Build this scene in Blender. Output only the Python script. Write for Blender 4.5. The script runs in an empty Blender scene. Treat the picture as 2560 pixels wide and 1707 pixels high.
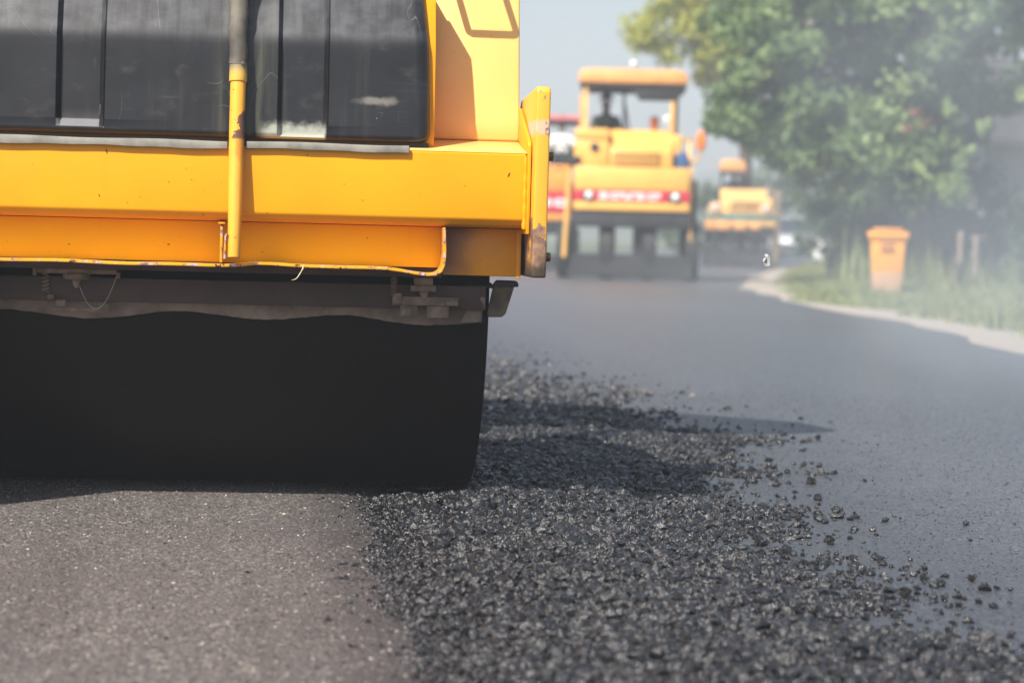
import bpy, bmesh, math, random
import numpy as np
from mathutils import Vector, Matrix, Euler

random.seed(7)
rng = np.random.default_rng(11)
SC = bpy.context.scene
COL = SC.collection
R = math.radians

# ------------------------------------------------------------------ camera
cam_d = bpy.data.cameras.new('camera')
cam = bpy.data.objects.new('camera', cam_d)
COL.objects.link(cam)
yaw, pit, rol = R(5.92), R(-2.62), R(1.5)
fw = Vector((math.sin(yaw)*math.cos(pit), math.cos(yaw)*math.cos(pit), math.sin(pit)))
rt0 = Vector((math.cos(yaw), -math.sin(yaw), 0))
up0 = rt0.cross(fw)
rt = rt0*math.cos(rol) + up0*math.sin(rol)
up = -rt0*math.sin(rol) + up0*math.cos(rol)
M = Matrix((rt, up, -fw)).transposed().to_4x4()
M.translation = Vector((0, 0, 0.76))
cam.matrix_world = M
cam_d.sensor_width = 36
cam_d.lens = 85
cam_d.clip_end = 3000
cam_d.dof.use_dof = True
cam_d.dof.focus_distance = 6.35
cam_d.dof.aperture_fstop = 3.3
cam_d.dof.aperture_blades = 9
SC.camera = cam

# ------------------------------------------------------------------ light
SUN_DIR = Vector((0.58, 0.73, -1.0)).normalized()      # the way the light travels
sun_d = bpy.data.lights.new('sun', 'SUN')
sun_d.energy = 4.9
sun_d.angle = R(0.53)
sun_d.color = (1.0, 0.95, 0.86)
sun = bpy.data.objects.new('sun', sun_d)
sun.rotation_euler = SUN_DIR.to_track_quat('-Z', 'Y').to_euler()
sun.location = (-6, -8, 14)
COL.objects.link(sun)
world = bpy.data.worlds.new('World')
SC.world = world
world.use_nodes = True
wn = world.node_tree.nodes
wl = world.node_tree.links
wn.clear()
sky = wn.new('ShaderNodeTexSky')
sky.sky_type = 'NISHITA'
sky.sun_disc = False
sky.sun_elevation = math.asin(-SUN_DIR.z)
sky.sun_rotation = math.atan2(-SUN_DIR.x, -SUN_DIR.y)
sky.air_density = 1.0
sky.dust_density = 2.2
sky.ozone_density = 1.0
bg = wn.new('ShaderNodeBackground')
bg.inputs['Strength'].default_value = 0.085
wo = wn.new('ShaderNodeOutputWorld')
wl.new(sky.outputs[0], bg.inputs[0])
wl.new(bg.outputs[0], wo.inputs[0])

SC.view_settings.view_transform = 'Standard'
SC.view_settings.look = 'None'
SC.view_settings.gamma = 1
SC.view_settings.use_curve_mapping = False
SC.view_settings.exposure = 0.80
SC.render.engine = 'CYCLES'
SC.cycles.use_denoising = True
SC.cycles.max_bounces = 8
SC.cycles.volume_bounces = 0
SC.cycles.sample_clamp_indirect = 4.0
HAZE_DENSITY = 0.0033
STEAM = 0.084

# ------------------------------------------------------------------ helpers
class MB:
    """collects vertices and faces for ONE mesh object"""
    def __init__(s):
        s.v, s.f, s.sm = [], [], []
    def add(s, vs, fs, smooth=False):
        b = len(s.v)
        s.v += [tuple(p) for p in vs]
        for f in fs:
            s.f.append(tuple(i+b for i in f)); s.sm.append(smooth)
        return s
    def box(s, x0, x1, y0, y1, z0, z1):
        vs = [(x, y, z) for z in (z0, z1) for y in (y0, y1) for x in (x0, x1)]
        return s.add(vs, [(0,2,3,1), (4,5,7,6), (0,1,5,4), (2,6,7,3), (0,4,6,2), (1,3,7,5)])
    def obox(s, c, size, rot):
        m = Euler(rot).to_matrix()
        vs = [Vector(c) + m @ Vector((sx*size[0]/2, sy*size[1]/2, sz*size[2]/2)) for sz in (-1,1) for sy in (-1,1) for sx in (-1,1)]
        return s.add(vs, [(0,2,3,1), (4,5,7,6), (0,1,5,4), (2,6,7,3), (0,4,6,2), (1,3,7,5)])
    def prism(s, poly, ax, a0, a1, smooth=False):
        n = len(poly)
        def mk(p, a):
            return {'x': (a, p[0], p[1]), 'y': (p[0], a, p[1]), 'z': (p[0], p[1], a)}[ax]
        vs = [mk(p, a0) for p in poly] + [mk(p, a1) for p in poly]
        fs = [(i, (i+1) % n, n+(i+1) % n, n+i) for i in range(n)]
        s.add(vs, fs, smooth)
        return s.add(vs, [tuple(range(n-1, -1, -1)), tuple(range(n, 2*n))])
    def tube(s, pts, r, n=10, caps=True):
        pts = [Vector(p) for p in pts]
        rs = r if isinstance(r, (list, tuple)) else [r]*len(pts)
        vs = []
        pr = None
        for i, p in enumerate(pts):
            t = (pts[min(i+1, len(pts)-1)] - pts[max(i-1, 0)])
            t = t.normalized() if t.length > 1e-9 else Vector((0,0,1))
            if pr is None:
                a = Vector((0,0,1)) if abs(t.z) < .9 else Vector((1,0,0))
                pr = t.cross(a).normalized()
            pr = (pr - t*pr.dot(t)).normalized()
            q = t.cross(pr)
            for k in range(n):
                w = 2*math.pi*k/n
                vs.append(p + (pr*math.cos(w) + q*math.sin(w))*rs[i])
        fs = []
        for i in range(len(pts)-1):
            for k in range(n):
                fs.append((i*n+k, i*n+(k+1) % n, (i+1)*n+(k+1) % n, (i+1)*n+k))
        s.add(vs, fs, True)
        if caps:
            s.add(vs[:n], [tuple(range(n-1, -1, -1))])
            s.add(vs[-n:], [tuple(range(n))])
        return s
    def lathe(s, c, ax, prof, n=32):
        """prof: list of (along, radius) round the axis ax through c"""
        vs = []
        for a, r in prof:
            for k in range(n):
                w = 2*math.pi*k/n
                u, v = r*math.cos(w), r*math.sin(w)
                d = {'x': (a, u, v), 'y': (u, a, v), 'z': (u, v, a)}[ax]
                vs.append((c[0]+d[0], c[1]+d[1], c[2]+d[2]))
        fs = []
        for i in range(len(prof)-1):
            for k in range(n):
                fs.append((i*n+k, i*n+(k+1) % n, (i+1)*n+(k+1) % n, (i+1)*n+k))
        s.add(vs, fs, True)
        s.add(vs[:n], [tuple(range(n-1, -1, -1))])
        return s.add(vs[-n:], [tuple(range(n))])
    def ball(s, c, r, n=10, sc=(1,1,1)):
        prof = [(-r*math.cos(math.pi*i/n), max(r*math.sin(math.pi*i/n), 1e-5)) for i in range(n+1)]
        b = len(s.v)
        s.lathe((0,0,0), 'z', prof, n*2)
        for i in range(b, len(s.v)):
            v = s.v[i]
            s.v[i] = (c[0]+v[0]*sc[0], c[1]+v[1]*sc[1], c[2]+v[2]*sc[2])
        return s
    def build(s, name, mat, parent=None, off=(0,0,0), bevel=0.0, seg=2, sharp=35):
        me = bpy.data.meshes.new(name)
        me.from_pydata([(p[0]-off[0], p[1]-off[1], p[2]-off[2]) for p in s.v], [], s.f)
        bm = bmesh.new(); bm.from_mesh(me)
        for f, smo in zip(bm.faces, s.sm):
            f.smooth = smo or bevel > 0
        bmesh.ops.remove_doubles(bm, verts=bm.verts, dist=1e-5)
        bmesh.ops.recalc_face_normals(bm, faces=bm.faces)
        if bevel > 0:
            es = [e for e in bm.edges if len(e.link_faces) == 2 and e.calc_face_angle(0) > R(30)]
            bmesh.ops.bevel(bm, geom=es, offset=bevel, segments=seg, profile=.5, affect='EDGES', clamp_overlap=True)
            for f in bm.faces: f.smooth = True
        bm.to_mesh(me); bm.free()
        me.set_sharp_from_angle(angle=R(sharp))
        if mat: me.materials.append(mat)
        o = bpy.data.objects.new(name, me)
        COL.objects.link(o)
        if parent: o.parent = parent
        return o

def tag(o, label=None, cat=None, group=None, kind=None):
    if label: o['label'] = label
    if cat: o['category'] = cat
    if group: o['group'] = group
    if kind: o['kind'] = kind
    return o

def empty(name, loc, rz=0, label=None, cat=None, group=None):
    o = bpy.data.objects.new(name, None)
    o.empty_display_size = .2
    COL.objects.link(o)
    o.location = loc; o.rotation_euler = (0, 0, rz)
    return tag(o, label, cat, group)

def np_mesh(name, V, F, mat, attr=None, smooth=False):
    """fast mesh from numpy arrays, all faces with the same corner count; attr: one float per face"""
    V = np.asarray(V, np.float32); F = np.asarray(F, np.int32)
    me = bpy.data.meshes.new(name)
    n, k = F.shape
    me.vertices.add(len(V)); me.vertices.foreach_set('co', V.ravel())
    me.loops.add(n*k); me.loops.foreach_set('vertex_index', F.ravel())
    me.polygons.add(n)
    me.polygons.foreach_set('loop_start', np.arange(0, n*k, k, dtype=np.int32))
    me.polygons.foreach_set('use_smooth', np.full(n, smooth))
    if attr is not None:
        a = me.attributes.new('tint', 'FLOAT', 'FACE')
        a.data.foreach_set('value', np.asarray(attr, np.float32))
    me.update(calc_edges=True)
    me.materials.append(mat)
    return me

# ------------------------------------------------------------------ materials
class NT:
    def __init__(s, name):
        s.m = bpy.data.materials.new(name); s.m.use_nodes = True
        s.t = s.m.node_tree; s.n = s.t.nodes; s.n.clear()
        s.out = s.n.new('ShaderNodeOutputMaterial')
        s.b = s.n.new('ShaderNodeBsdfPrincipled')
        s.t.links.new(s.b.outputs[0], s.out.inputs[0])
        tc = s.n.new('ShaderNodeTexCoord'); s.obj = tc.outputs['Object']
    def lk(s, a, b): s.t.links.new(a, b)
    def setin(s, sock, v):
        if hasattr(v, 'is_output'): s.lk(v, sock)
        elif isinstance(v, tuple) and len(v) == 3 and sock.type == 'RGBA': sock.default_value = (*v, 1)
        else: sock.default_value = v
    def P(s, **k):
        for a, v in k.items(): s.setin(s.b.inputs[a.replace('_', ' ')], v)
    def map(s, scale=(1,1,1), loc=(0,0,0), vec=None):
        m = s.n.new('ShaderNodeMapping'); s.lk(vec or s.obj, m.inputs[0])
        m.inputs['Scale'].default_value = scale; m.inputs['Location'].default_value = loc
        return m.outputs[0]
    def noise(s, scale, detail=3, rough=.55, vec=None, out=0):
        n = s.n.new('ShaderNodeTexNoise'); s.lk(vec or s.obj, n.inputs['Vector'])
        n.inputs['Scale'].default_value = scale; n.inputs['Detail'].default_value = detail
        n.inputs['Roughness'].default_value = rough
        return n.outputs[out]
    def voro(s, scale, feature='F1', vec=None, rand=1.0):
        n = s.n.new('ShaderNodeTexVoronoi'); n.feature = feature
        s.lk(vec or s.obj, n.inputs['Vector']); n.inputs['Scale'].default_value = scale
        n.inputs['Randomness'].default_value = rand
        return n
    def ramp(s, fac, stops, interp='LINEAR'):
        r = s.n.new('ShaderNodeValToRGB'); s.lk(fac, r.inputs[0]); r.color_ramp.interpolation = interp
        e = r.color_ramp.elements
        while len(e) < len(stops): e.new(.5)
        for i, (p, c) in enumerate(stops):
            e[i].position = p; e[i].color = (*c, 1) if len(c) == 3 else c
        return r.outputs[0]
    def step(s, fac, a, b, inv=False):
        m = s.n.new('ShaderNodeMapRange'); s.setin(m.inputs[0], fac)
        m.inputs[1].default_value = a; m.inputs[2].default_value = b
        m.inputs[3].default_value = 1.0 if inv else 0.0; m.inputs[4].default_value = 0.0 if inv else 1.0
        m.interpolation_type = 'SMOOTHSTEP'
        return m.outputs[0]
    def mth(s, op, a, b=0.0, c=None):
        m = s.n.new('ShaderNodeMath'); m.operation = op
        s.setin(m.inputs[0], a); s.setin(m.inputs[1], b)
        if c is not None: s.setin(m.inputs[2], c)
        return m.outputs[0]
    def mix(s, fac, a, b, mode='MIX'):
        m = s.n.new('ShaderNodeMix'); m.data_type = 'RGBA'; m.blend_type = mode
        s.setin(m.inputs[0], fac); s.setin(m.inputs[6], a); s.setin(m.inputs[7], b)
        return m.outputs[2]
    def sep(s, vec=None):
        m = s.n.new('ShaderNodeSeparateXYZ'); s.lk(vec or s.obj, m.inputs[0]); return m.outputs
    def bump(s, h, strength=.3, dist=.01):
        m = s.n.new('ShaderNodeBump'); s.lk(h, m.inputs['Height'])
        m.inputs['Strength'].default_value = strength; m.inputs['Distance'].default_value = dist
        s.lk(m.outputs[0], s.b.inputs['Normal']); return m.outputs[0]
    def attr(s, name):
        a = s.n.new('ShaderNodeAttribute'); a.attribute_name = name; return a.outputs['Fac']

def simple(name, col, rough=.5, metal=0.0, var=.15, scale=6.0, spec=.5):
    t = NT(name)
    n = t.noise(scale, 4)
    c = t.mix(t.step(n, .3, .7), tuple(x*(1-var) for x in col), tuple(min(1, x*(1+var)) for x in col))
    t.P(Base_Color=c, Roughness=t.mth('MULTIPLY_ADD', n, .2, rough-.1), Metallic=metal)
    t.b.inputs['Specular IOR Level'].default_value = spec
    return t.m

YEL = (0.80, 0.318, 0.003)
CREAM_LIT = (0.82, 0.465, 0.13)  # paler upright yellow, with overexposed sunlit cream put into the colour
def paint(name, base=YEL, chips=None, rough=.36):
    """weathered yellow machine paint: faint fading, dark specks, runs; chips = 'lip' | 'plate' | 'pipe' | 'box'"""
    t = NT(name)
    fade = t.noise(2.3, 3)
    c = t.mix(t.step(fade, .35, .7), tuple(x*.93 for x in base), (min(1, base[0]*1.03), base[1]*1.05, base[2]*1.25))
    run = t.noise(1.0, 3, vec=t.map((22, 22, 1.1)))
    c = t.mix(t.mth('MULTIPLY', t.step(run, .58, .8), .12), c, tuple(x*.6 for x in base))
    v = t.voro(26)
    spot = t.mth('MULTIPLY', t.step(v.outputs['Distance'], .045, .075, True), t.step(t.noise(5, 2), .50, .56))
    c = t.mix(t.mth('MULTIPLY', spot, .8), c, (.10, .045, .015))
    v2 = t.voro(70)
    spot2 = t.mth('MULTIPLY', t.step(v2.outputs['Distance'], .06, .1, True), t.step(t.noise(9, 2), .52, .58))
    c = t.mix(t.mth('MULTIPLY', spot2, .55), c, (.16, .075, .02))
    for (sx, sz, rx_, rz_, tl) in ((.041, .937, .0022, .0085, .25), (.024, .823, .0018, .0055, .3), (1.089, .906, .0032, .0075, -.35), (.20, .70, .004, .002, 0), (.855, .85, .0012, .0015, 0)):
        q = t.n.new('ShaderNodeVectorMath'); q.operation = 'SUBTRACT'; t.lk(t.obj, q.inputs[0]); q.inputs[1].default_value = (sx, 0, sz)
        e = t.sep(q.outputs[0]); ux = t.mth('ADD', e[0], t.mth('MULTIPLY', e[2], tl))
        dd = t.mth('ADD', t.mth('POWER', t.mth('DIVIDE', ux, rx_), 2.0), t.mth('POWER', t.mth('DIVIDE', e[2], rz_), 2.0))
        c = t.mix(t.mth('MULTIPLY', t.step(t.mth('ADD', dd, t.mth('MULTIPLY', t.noise(220, 2), .8)), .9, 1.5, True), .9), c, (.035, .018, .012))
    x, y, z = t.sep()[0], t.sep()[1], t.sep()[2]
    rust = (.085, .045, .035); primer = (.42, .30, .27)
    h = None
    if chips == 'lip':
        n = t.noise(38, 5, .65)
        m = t.step(n, .52, .57); c = t.mix(m, c, t.mix(t.step(t.noise(60, 2), .42, .6), (.22, .12, .10), (.55, .42, .42)))
        m2 = t.step(t.noise(55, 3), .62, .66); c = t.mix(m2, c, (.05, .03, .028)); h = n
    if chips == 'plate':
        n = t.noise(17, 5, .62)
        lo = t.step(z, .70, .86, True)
        m = t.step(t.mth('ADD', n, t.mth('MULTIPLY', lo, .22)), .66, .68)
        c = t.mix(m, c, t.mix(t.step(t.noise(24, 3), .4, .62), (.17, .10, .075), (.36, .21, .13)))
        bot = t.step(t.mth('ADD', z, t.mth('MULTIPLY', n, .09)), .70, .735, True)
        c = t.mix(bot, c, t.mix(n, (.03, .022, .015), (.11, .085, .055)))
        bandz = t.mth('MULTIPLY', t.step(z, 1.005, 1.02), t.step(z, 1.045, 1.055, True))
        c = t.mix(t.mth('MULTIPLY', bandz, t.step(n, .40, .46)), c, (.62, .40, .27))
        m3 = t.mth('MULTIPLY', t.mth('MULTIPLY', bandz, t.step(x, 1.172, 1.178)), t.step(t.noise(30, 4), .40, .46))
        c = t.mix(m3, c, (.07, .035, .035))
        h = n
    if chips == 'pipe':
        n = t.noise(30, 5, .6)
        za = t.mth('MULTIPLY', t.step(z, .975, .985), t.step(z, 1.045, 1.06, True))
        d = t.mth('ADD', t.mth('MULTIPLY', t.mth('SUBTRACT', x, .374), 12.0), t.mth('MULTIPLY', t.mth('SUBTRACT', n, .5), 1.1))
        low = t.mth('MULTIPLY', t.step(z, .975, .983), t.step(z, 1.0, 1.006, True))
        m = t.mth('MAXIMUM', t.mth('MULTIPLY', za, t.step(d, .07, .09)), t.mth('MULTIPLY', low, t.step(d, -.08, -.06)))
        st = t.mth('MULTIPLY', t.mth('MULTIPLY', t.step(z, .82, .98), t.step(z, .99, 1.0, True)), t.step(d, .02, .16))
        c = t.mix(t.mth('MULTIPLY', st, .55), c, (.50, .16, .015))
        c = t.mix(m, c, t.mix(t.noise(45, 3), (.06, .028, .022), (.20, .09, .06)))
        h = n
    if chips == 'box':
        n = t.noise(7, 4)
        d = t.mth('ADD', t.mth('MULTIPLY', t.mth('SUBTRACT', x, .93), 6.0), t.mth('MULTIPLY', n, .9))
        d = t.mth('ADD', d, t.mth('MULTIPLY', t.mth('SUBTRACT', .76, z), 2.4))
        c = t.mix(t.mth('MULTIPLY', t.step(d, .62, 1.2, True), .85), c, (.09, .02, .05))
        c = t.mix(t.mth('MULTIPLY', t.step(t.noise(4, 4), .35, .75), .5), c, (.35, .19, .05))
        h = n
    t.P(Base_Color=c, Roughness=t.mth('MULTIPLY_ADD', t.noise(14, 4), .22, rough-.08))
    dent = t.noise(3.2, 2)
    hh = t.mth('ADD', t.mth('MULTIPLY', dent, 1.0), t.mth('MULTIPLY', t.noise(160, 2), .04))
    if h is not None: hh = t.mth('ADD', hh, t.mth('MULTIPLY', h, .15))
    t.bump(hh, .35, .012)
    return t.m

def tank_mat():
    t = NT('black_plastic')
    x, y, z = t.sep()[0], t.sep()[1], t.sep()[2]
    st = t.noise(1.0, 4, .6, vec=t.map((34, 8, 2.0)))
    cl = t.noise(6, 4, .6)
    c = t.mix(t.step(cl, .3, .75), (.005, .0052, .0072), (.012, .0125, .0165))
    c = t.mix(t.mth('MULTIPLY', t.step(st, .55, .9), .35), c, (.07, .076, .07))
    bl = t.noise(11, 5, .62, vec=t.map((1, 1, 1.6), (2.2, 0, 5.1)))
    c = t.mix(t.mth('MULTIPLY', t.step(bl, .56, .74), .35), c, (.075, .074, .072))
    fine = t.noise(1.0, 3, .6, vec=t.map((7, 4, 130), (0, 0, 3)))
    c = t.mix(t.mth('MULTIPLY', t.mth('MULTIPLY', t.step(fine, .56, .8), t.step(cl, .5, .65)), .4), c, (.08, .08, .08))
    # pale scuffing at the shoulder, plus painted sky sheen over the upturned top
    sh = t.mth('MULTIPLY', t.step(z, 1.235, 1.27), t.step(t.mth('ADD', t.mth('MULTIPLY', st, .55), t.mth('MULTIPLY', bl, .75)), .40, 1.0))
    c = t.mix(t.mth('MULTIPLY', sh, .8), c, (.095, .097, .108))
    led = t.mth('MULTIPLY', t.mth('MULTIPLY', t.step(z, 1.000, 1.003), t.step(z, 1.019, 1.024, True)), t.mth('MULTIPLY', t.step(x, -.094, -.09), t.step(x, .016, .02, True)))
    c = t.mix(t.mth('MULTIPLY', led, .8), c, (.17, .17, .175))  # sunlit chamfer at the foot of the left recess, painted paler
    # pale mineral crust at the foot, in two places
    f1 = t.mth('MULTIPLY', t.step(x, .42, .46), t.step(x, .60, .61, True))
    ft = t.step(t.mth('ADD', z, t.mth('MULTIPLY', t.noise(26, 4), -.07)), .962, 1.0, True)
    c = t.mix(t.mth('MULTIPLY', f1, t.mth('MULTIPLY', ft, .8)), c, (.42, .43, .36))
    grn = t.mth('MULTIPLY', t.step(x, .30, .37), t.mth('MULTIPLY', t.step(x, .40, .50, True), t.step(st, .4, .7)))
    c = t.mix(t.mth('MULTIPLY', grn, .35), c, (.19, .19, .11))
    # scuffs: one broad pale scrape at the right end, thin curved scratches
    rx = t.map((1, 1, 1), (-.74, 0, -1.09))
    mp = t.n.new('ShaderNodeMapping'); t.lk(rx, mp.inputs[0]); mp.inputs['Rotation'].default_value = (0, R(38), 0); mp.inputs['Scale'].default_value = (14, 1, 60)
    ln = t.n.new('ShaderNodeVectorMath'); ln.operation = 'LENGTH'
    fl = t.n.new('ShaderNodeVectorMath'); fl.operation = 'MULTIPLY'; t.lk(mp.outputs[0], fl.inputs[0]); fl.inputs[1].default_value = (1, 0, 1)
    t.lk(fl.outputs[0], ln.inputs[0])
    sc = t.mth('MULTIPLY', t.step(t.mth('ADD', ln.outputs['Value'], t.mth('MULTIPLY', t.noise(30, 4), 1.4)), .9, 1.7, True), .42)
    c = t.mix(sc, c, (.36, .33, .29))
    w = t.n.new('ShaderNodeTexNoise'); t.lk(t.map((3, 1, 2)), w.inputs['Vector']); w.inputs['Scale'].default_value = 2.2; w.inputs['Detail'].default_value = 1; w.inputs['Distortion'].default_value = 1.5
    scr = t.mth('MULTIPLY', t.step(t.mth('ABSOLUTE', t.mth('SUBTRACT', w.outputs[0], .5)), .0, .006, True), t.step(t.noise(5, 2), .55, .65))
    c = t.mix(t.mth('MULTIPLY', scr, .5), c, (.20, .20, .20))
    v = t.voro(45); sp = t.mth('MULTIPLY', t.step(v.outputs['Distance'], .04, .07, True), t.step(t.noise(8, 1), .6, .63))
    c = t.mix(t.mth('MULTIPLY', sp, .7), c, (.45, .44, .40))
    t.P(Base_Color=c, Roughness=t.mth('MULTIPLY_ADD', st, .22, .32))
    t.bump(t.mth('ADD', t.noise(5, 2), t.mth('MULTIPLY', st, .12)), .3, .008)
    return t.m

def rolled_mat():
    t = NT('rolled_asphalt')
    v = t.voro(135); v2 = t.voro(330)
    g = t.n.new('ShaderNodeSeparateColor'); t.lk(v.outputs['Color'], g.inputs[0])
    g2 = t.n.new('ShaderNodeSeparateColor'); t.lk(v2.outputs['Color'], g2.inputs[0])
    c = t.ramp(g.outputs[0], [(0, (.020, .0185, .020)), (.4, (.080, .072, .071)), (.8, (.152, .137, .131)), (.95, (.25, .225, .205)), (1, (.62, .57, .48))])
    c = t.mix(.38, c, t.ramp(g2.outputs[1], [(0, (.03, .026, .027)), (.8, (.17, .148, .142)), (1, (.5, .45, .40))]))
    big = t.noise(1.3, 3)
    c = t.mix(t.mth('MULTIPLY', t.step(big, .35, .7), .45), c, (.098, .086, .084))
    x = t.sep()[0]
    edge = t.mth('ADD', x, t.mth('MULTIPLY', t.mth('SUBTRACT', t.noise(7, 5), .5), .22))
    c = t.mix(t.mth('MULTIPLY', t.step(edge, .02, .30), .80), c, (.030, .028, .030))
    lines = t.noise(1.0, 3, vec=t.map((5.5, .35, 1)))
    c = t.mix(t.mth('MULTIPLY', t.step(lines, .5, .72), .35), c, (.055, .048, .048))
    damp = t.noise(.9, 4, vec=t.map((1, .6, 1), (3.1, 7.7, 0)))
    c = t.mix(t.mth('MULTIPLY', t.step(damp, .52, .72), .3), c, (.05, .045, .046))
    t.P(Base_Color=c, Roughness=t.mth('MULTIPLY_ADD', g.outputs[2], .3, .36))
    t.bump(t.mth('ADD', t.mth('MULTIPLY', v.outputs['Distance'], -.8), t.mth('MULTIPLY', g.outputs[1], .5)), .7, .005)
    return t.m

def road_mat():
    t = NT('fresh_asphalt')
    v = t.voro(120); v2 = t.voro(300)
    g = t.n.new('ShaderNodeSeparateColor'); t.lk(v.outputs['Color'], g.inputs[0])
    g2 = t.n.new('ShaderNodeSeparateColor'); t.lk(v2.outputs['Color'], g2.inputs[0])
    c = t.ramp(g.outputs[0], [(0, (.012, .013, .016)), (.5, (.076, .081, .095)), (.93, (.145, .152, .172)), (1, (.27, .27, .28))])
    c = t.mix(.4, c, t.ramp(g2.outputs[1], [(0, (.018, .019, .023)), (.9, (.095, .098, .112)), (1, (.22, .22, .235))]))
    big = t.noise(.35, 4, vec=t.map((1, .35, 1)))
    c = t.mix(t.mth('MULTIPLY', t.step(big, .35, .7), .4), c, (.102, .109, .128))
    xx_ = t.mth('ADD', t.sep()[0], t.mth('MULTIPLY', t.mth('SUBTRACT', t.noise(2.5, 5), .5), .9))
    c = t.mix(t.mth('MULTIPLY', t.step(xx_, 1.45, 2.35, True), .62), c, (.034, .035, .041))
    t.P(Base_Color=c, Roughness=t.mth('MULTIPLY_ADD', g.outputs[2], .26, .27))
    t.bump(t.mth('ADD', t.mth('MULTIPLY', v.outputs['Distance'], -.8), t.mth('MULTIPLY', g.outputs[1], .5)), .45, .004)
    return t.m

def stone_mat():
    t = NT('bitumen_stone')
    a = t.attr('tint')
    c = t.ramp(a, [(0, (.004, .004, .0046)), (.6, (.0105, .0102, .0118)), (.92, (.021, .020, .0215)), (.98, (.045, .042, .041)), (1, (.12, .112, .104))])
    n = t.noise(120, 3)
    c = t.mix(t.mth('MULTIPLY', n, .3), c, (.016, .0155, .0175))
    t.P(Base_Color=c, Roughness=t.mth('MULTIPLY_ADD', n, .42, .07))
    t.b.inputs['Specular IOR Level'].default_value = .75
    t.bump(t.noise(260, 2), .8, .004)
    return t.m

def grit_mat():
    t = NT('asphalt_grit')
    a = t.attr('tint')
    c = t.ramp(a, [(0, (.035, .031, .033)), (.5, (.10, .085, .083)), (.85, (.19, .165, .15)), (1, (.5, .45, .36))])
    t.P(Base_Color=c, Roughness=.4)
    return t.m

def leaf_mat(name, dark, mid, lite):
    t = NT(name)
    a = t.attr('tint')
    c = t.ramp(a, [(0, dark), (.55, mid), (1, lite)])
    t.P(Base_Color=c, Roughness=.5)
    t.b.inputs['Specular IOR Level'].default_value = .35
    tr = t.n.new('ShaderNodeBsdfTranslucent'); t.lk(t.mix(.5, c, tuple(min(1, x*1.6) for x in lite)), tr.inputs[0])
    mx = t.n.new('ShaderNodeMixShader'); mx.inputs[0].default_value = .28
    t.lk(t.b.outputs[0], mx.inputs[1]); t.lk(tr.outputs[0], mx.inputs[2]); t.lk(mx.outputs[0], t.out.inputs[0])
    return t.m

M_yel = paint('yellow_paint')
[n_ for n_ in M_yel.node_tree.nodes if n_.type == 'BSDF_PRINCIPLED'][0].inputs['Specular IOR Level'].default_value = .32
M_lip = paint('yellow_paint_chipped_edge', chips='lip')
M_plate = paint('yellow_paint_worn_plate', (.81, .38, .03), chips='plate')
M_chan = paint('bounce_lit_yellow_paint', (.92, .50, .001))  # beam yellow lightened for the shaded channel, bounced amber put into the colour
[n_ for n_ in M_chan.node_tree.nodes if n_.type == 'BSDF_PRINCIPLED'][0].inputs['Specular IOR Level'].default_value = .05
M_cream = paint('cream_lit_yellow_paint', CREAM_LIT)  # sunlit glare of upright and shelf is part of this colour
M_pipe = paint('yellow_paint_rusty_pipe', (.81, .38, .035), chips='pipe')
M_box = paint('yellow_paint_stained', chips='box')
M_tank = tank_mat()
M_rub = simple('grey_rubber', (.21, .20, .172), .6, 0, .25, 18)
M_drum = simple('drum_steel', (.0065, .0052, .005), .6, .0, .35, 3, .18)
t = NT('drum_steel'); n = t.noise(3, 4); st = t.noise(1.0, 3, vec=t.map((9, 1.2, 1.2)))
c = t.mix(n, (.0035, .0024, .0023), (.0072, .0046, .0043))
c = t.mix(t.mth('MULTIPLY', t.step(st, .55, .8), .4), c, (.013, .009, .0085))
v = t.voro(38); c = t.mix(t.mth('MULTIPLY', t.step(v.outputs['Distance'], .035, .07, True), t.step(t.noise(6, 2), .5, .6)), c, (.10, .09, .075))
t.P(Base_Color=c, Roughness=.6); t.b.inputs['Specular IOR Level'].default_value = .2
M_drum = t.m
M_rail = simple('brown_rail', (.050, .030, .027), .7, 0, .3, 9)
M_blade = simple('scraper_dusty', (.19, .145, .118), .8, 0, .35, 12)
M_dust = simple('dusty_steel', (.18, .132, .10), .75, .1, .4, 25)
M_hose = simple('sooty_hose', (.12, .108, .085), .7, 0, .5, 9)
M_dark = simple('dark_frame', (.022, .023, .026), .55, 0, .3, 5)
M_bolt = simple('old_bolt', (.20, .13, .05), .5, .5, .4, 40)
M_chrome = simple('bright_steel', (.75, .75, .75), .18, 1.0, .1, 20)
M_tyre = simple('tyre_rubber', (.020, .020, .022), .7, 0, .3, 12)
M_rim = simple('rim_grey', (.25, .25, .26), .5, .3, .2, 8)
M_stone = stone_mat()
M_grit = grit_mat()
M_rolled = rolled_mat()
M_road = road_mat()

# ------------------------------------------------------------------ ground, road, verge, hills
t = NT('earth_and_turf')
n = t.noise(.6, 5); n2 = t.noise(9, 4)
t.P(Base_Color=t.mix(t.step(n2, .3, .7), t.mix(t.step(n, .35, .65), (.062, .085, .032), (.11, .12, .055)), (.09, .105, .045)), Roughness=.95)
M_earth = t.m
t = NT('sandy_shoulder')
n = t.noise(2.2, 5); n2 = t.noise(30, 4)
t.P(Base_Color=t.mix(t.step(n2, .3, .75), t.mix(n, (.30, .25, .20), (.44, .385, .33)), (.36, .31, .26)), Roughness=.95)
t.bump(n2, .6, .02)
M_sand = t.m

def sheet(name, pts_a, pts_b, z, mat, kind='structure'):
    """ribbon between two polylines of equal length"""
    m = MB()
    for i in range(len(pts_a)-1):
        a, b, c, d = pts_a[i], pts_b[i], pts_b[i+1], pts_a[i+1]
        m.add([(*a, z), (*b, z), (*c, z), (*d, z)], [(0, 1, 2, 3)])
    o = m.build(name, mat); o['kind'] = kind
    return o

def interp(poly, ys):
    P = np.array(poly); return np.interp(ys, P[:, 1], P[:, 0])

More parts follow.
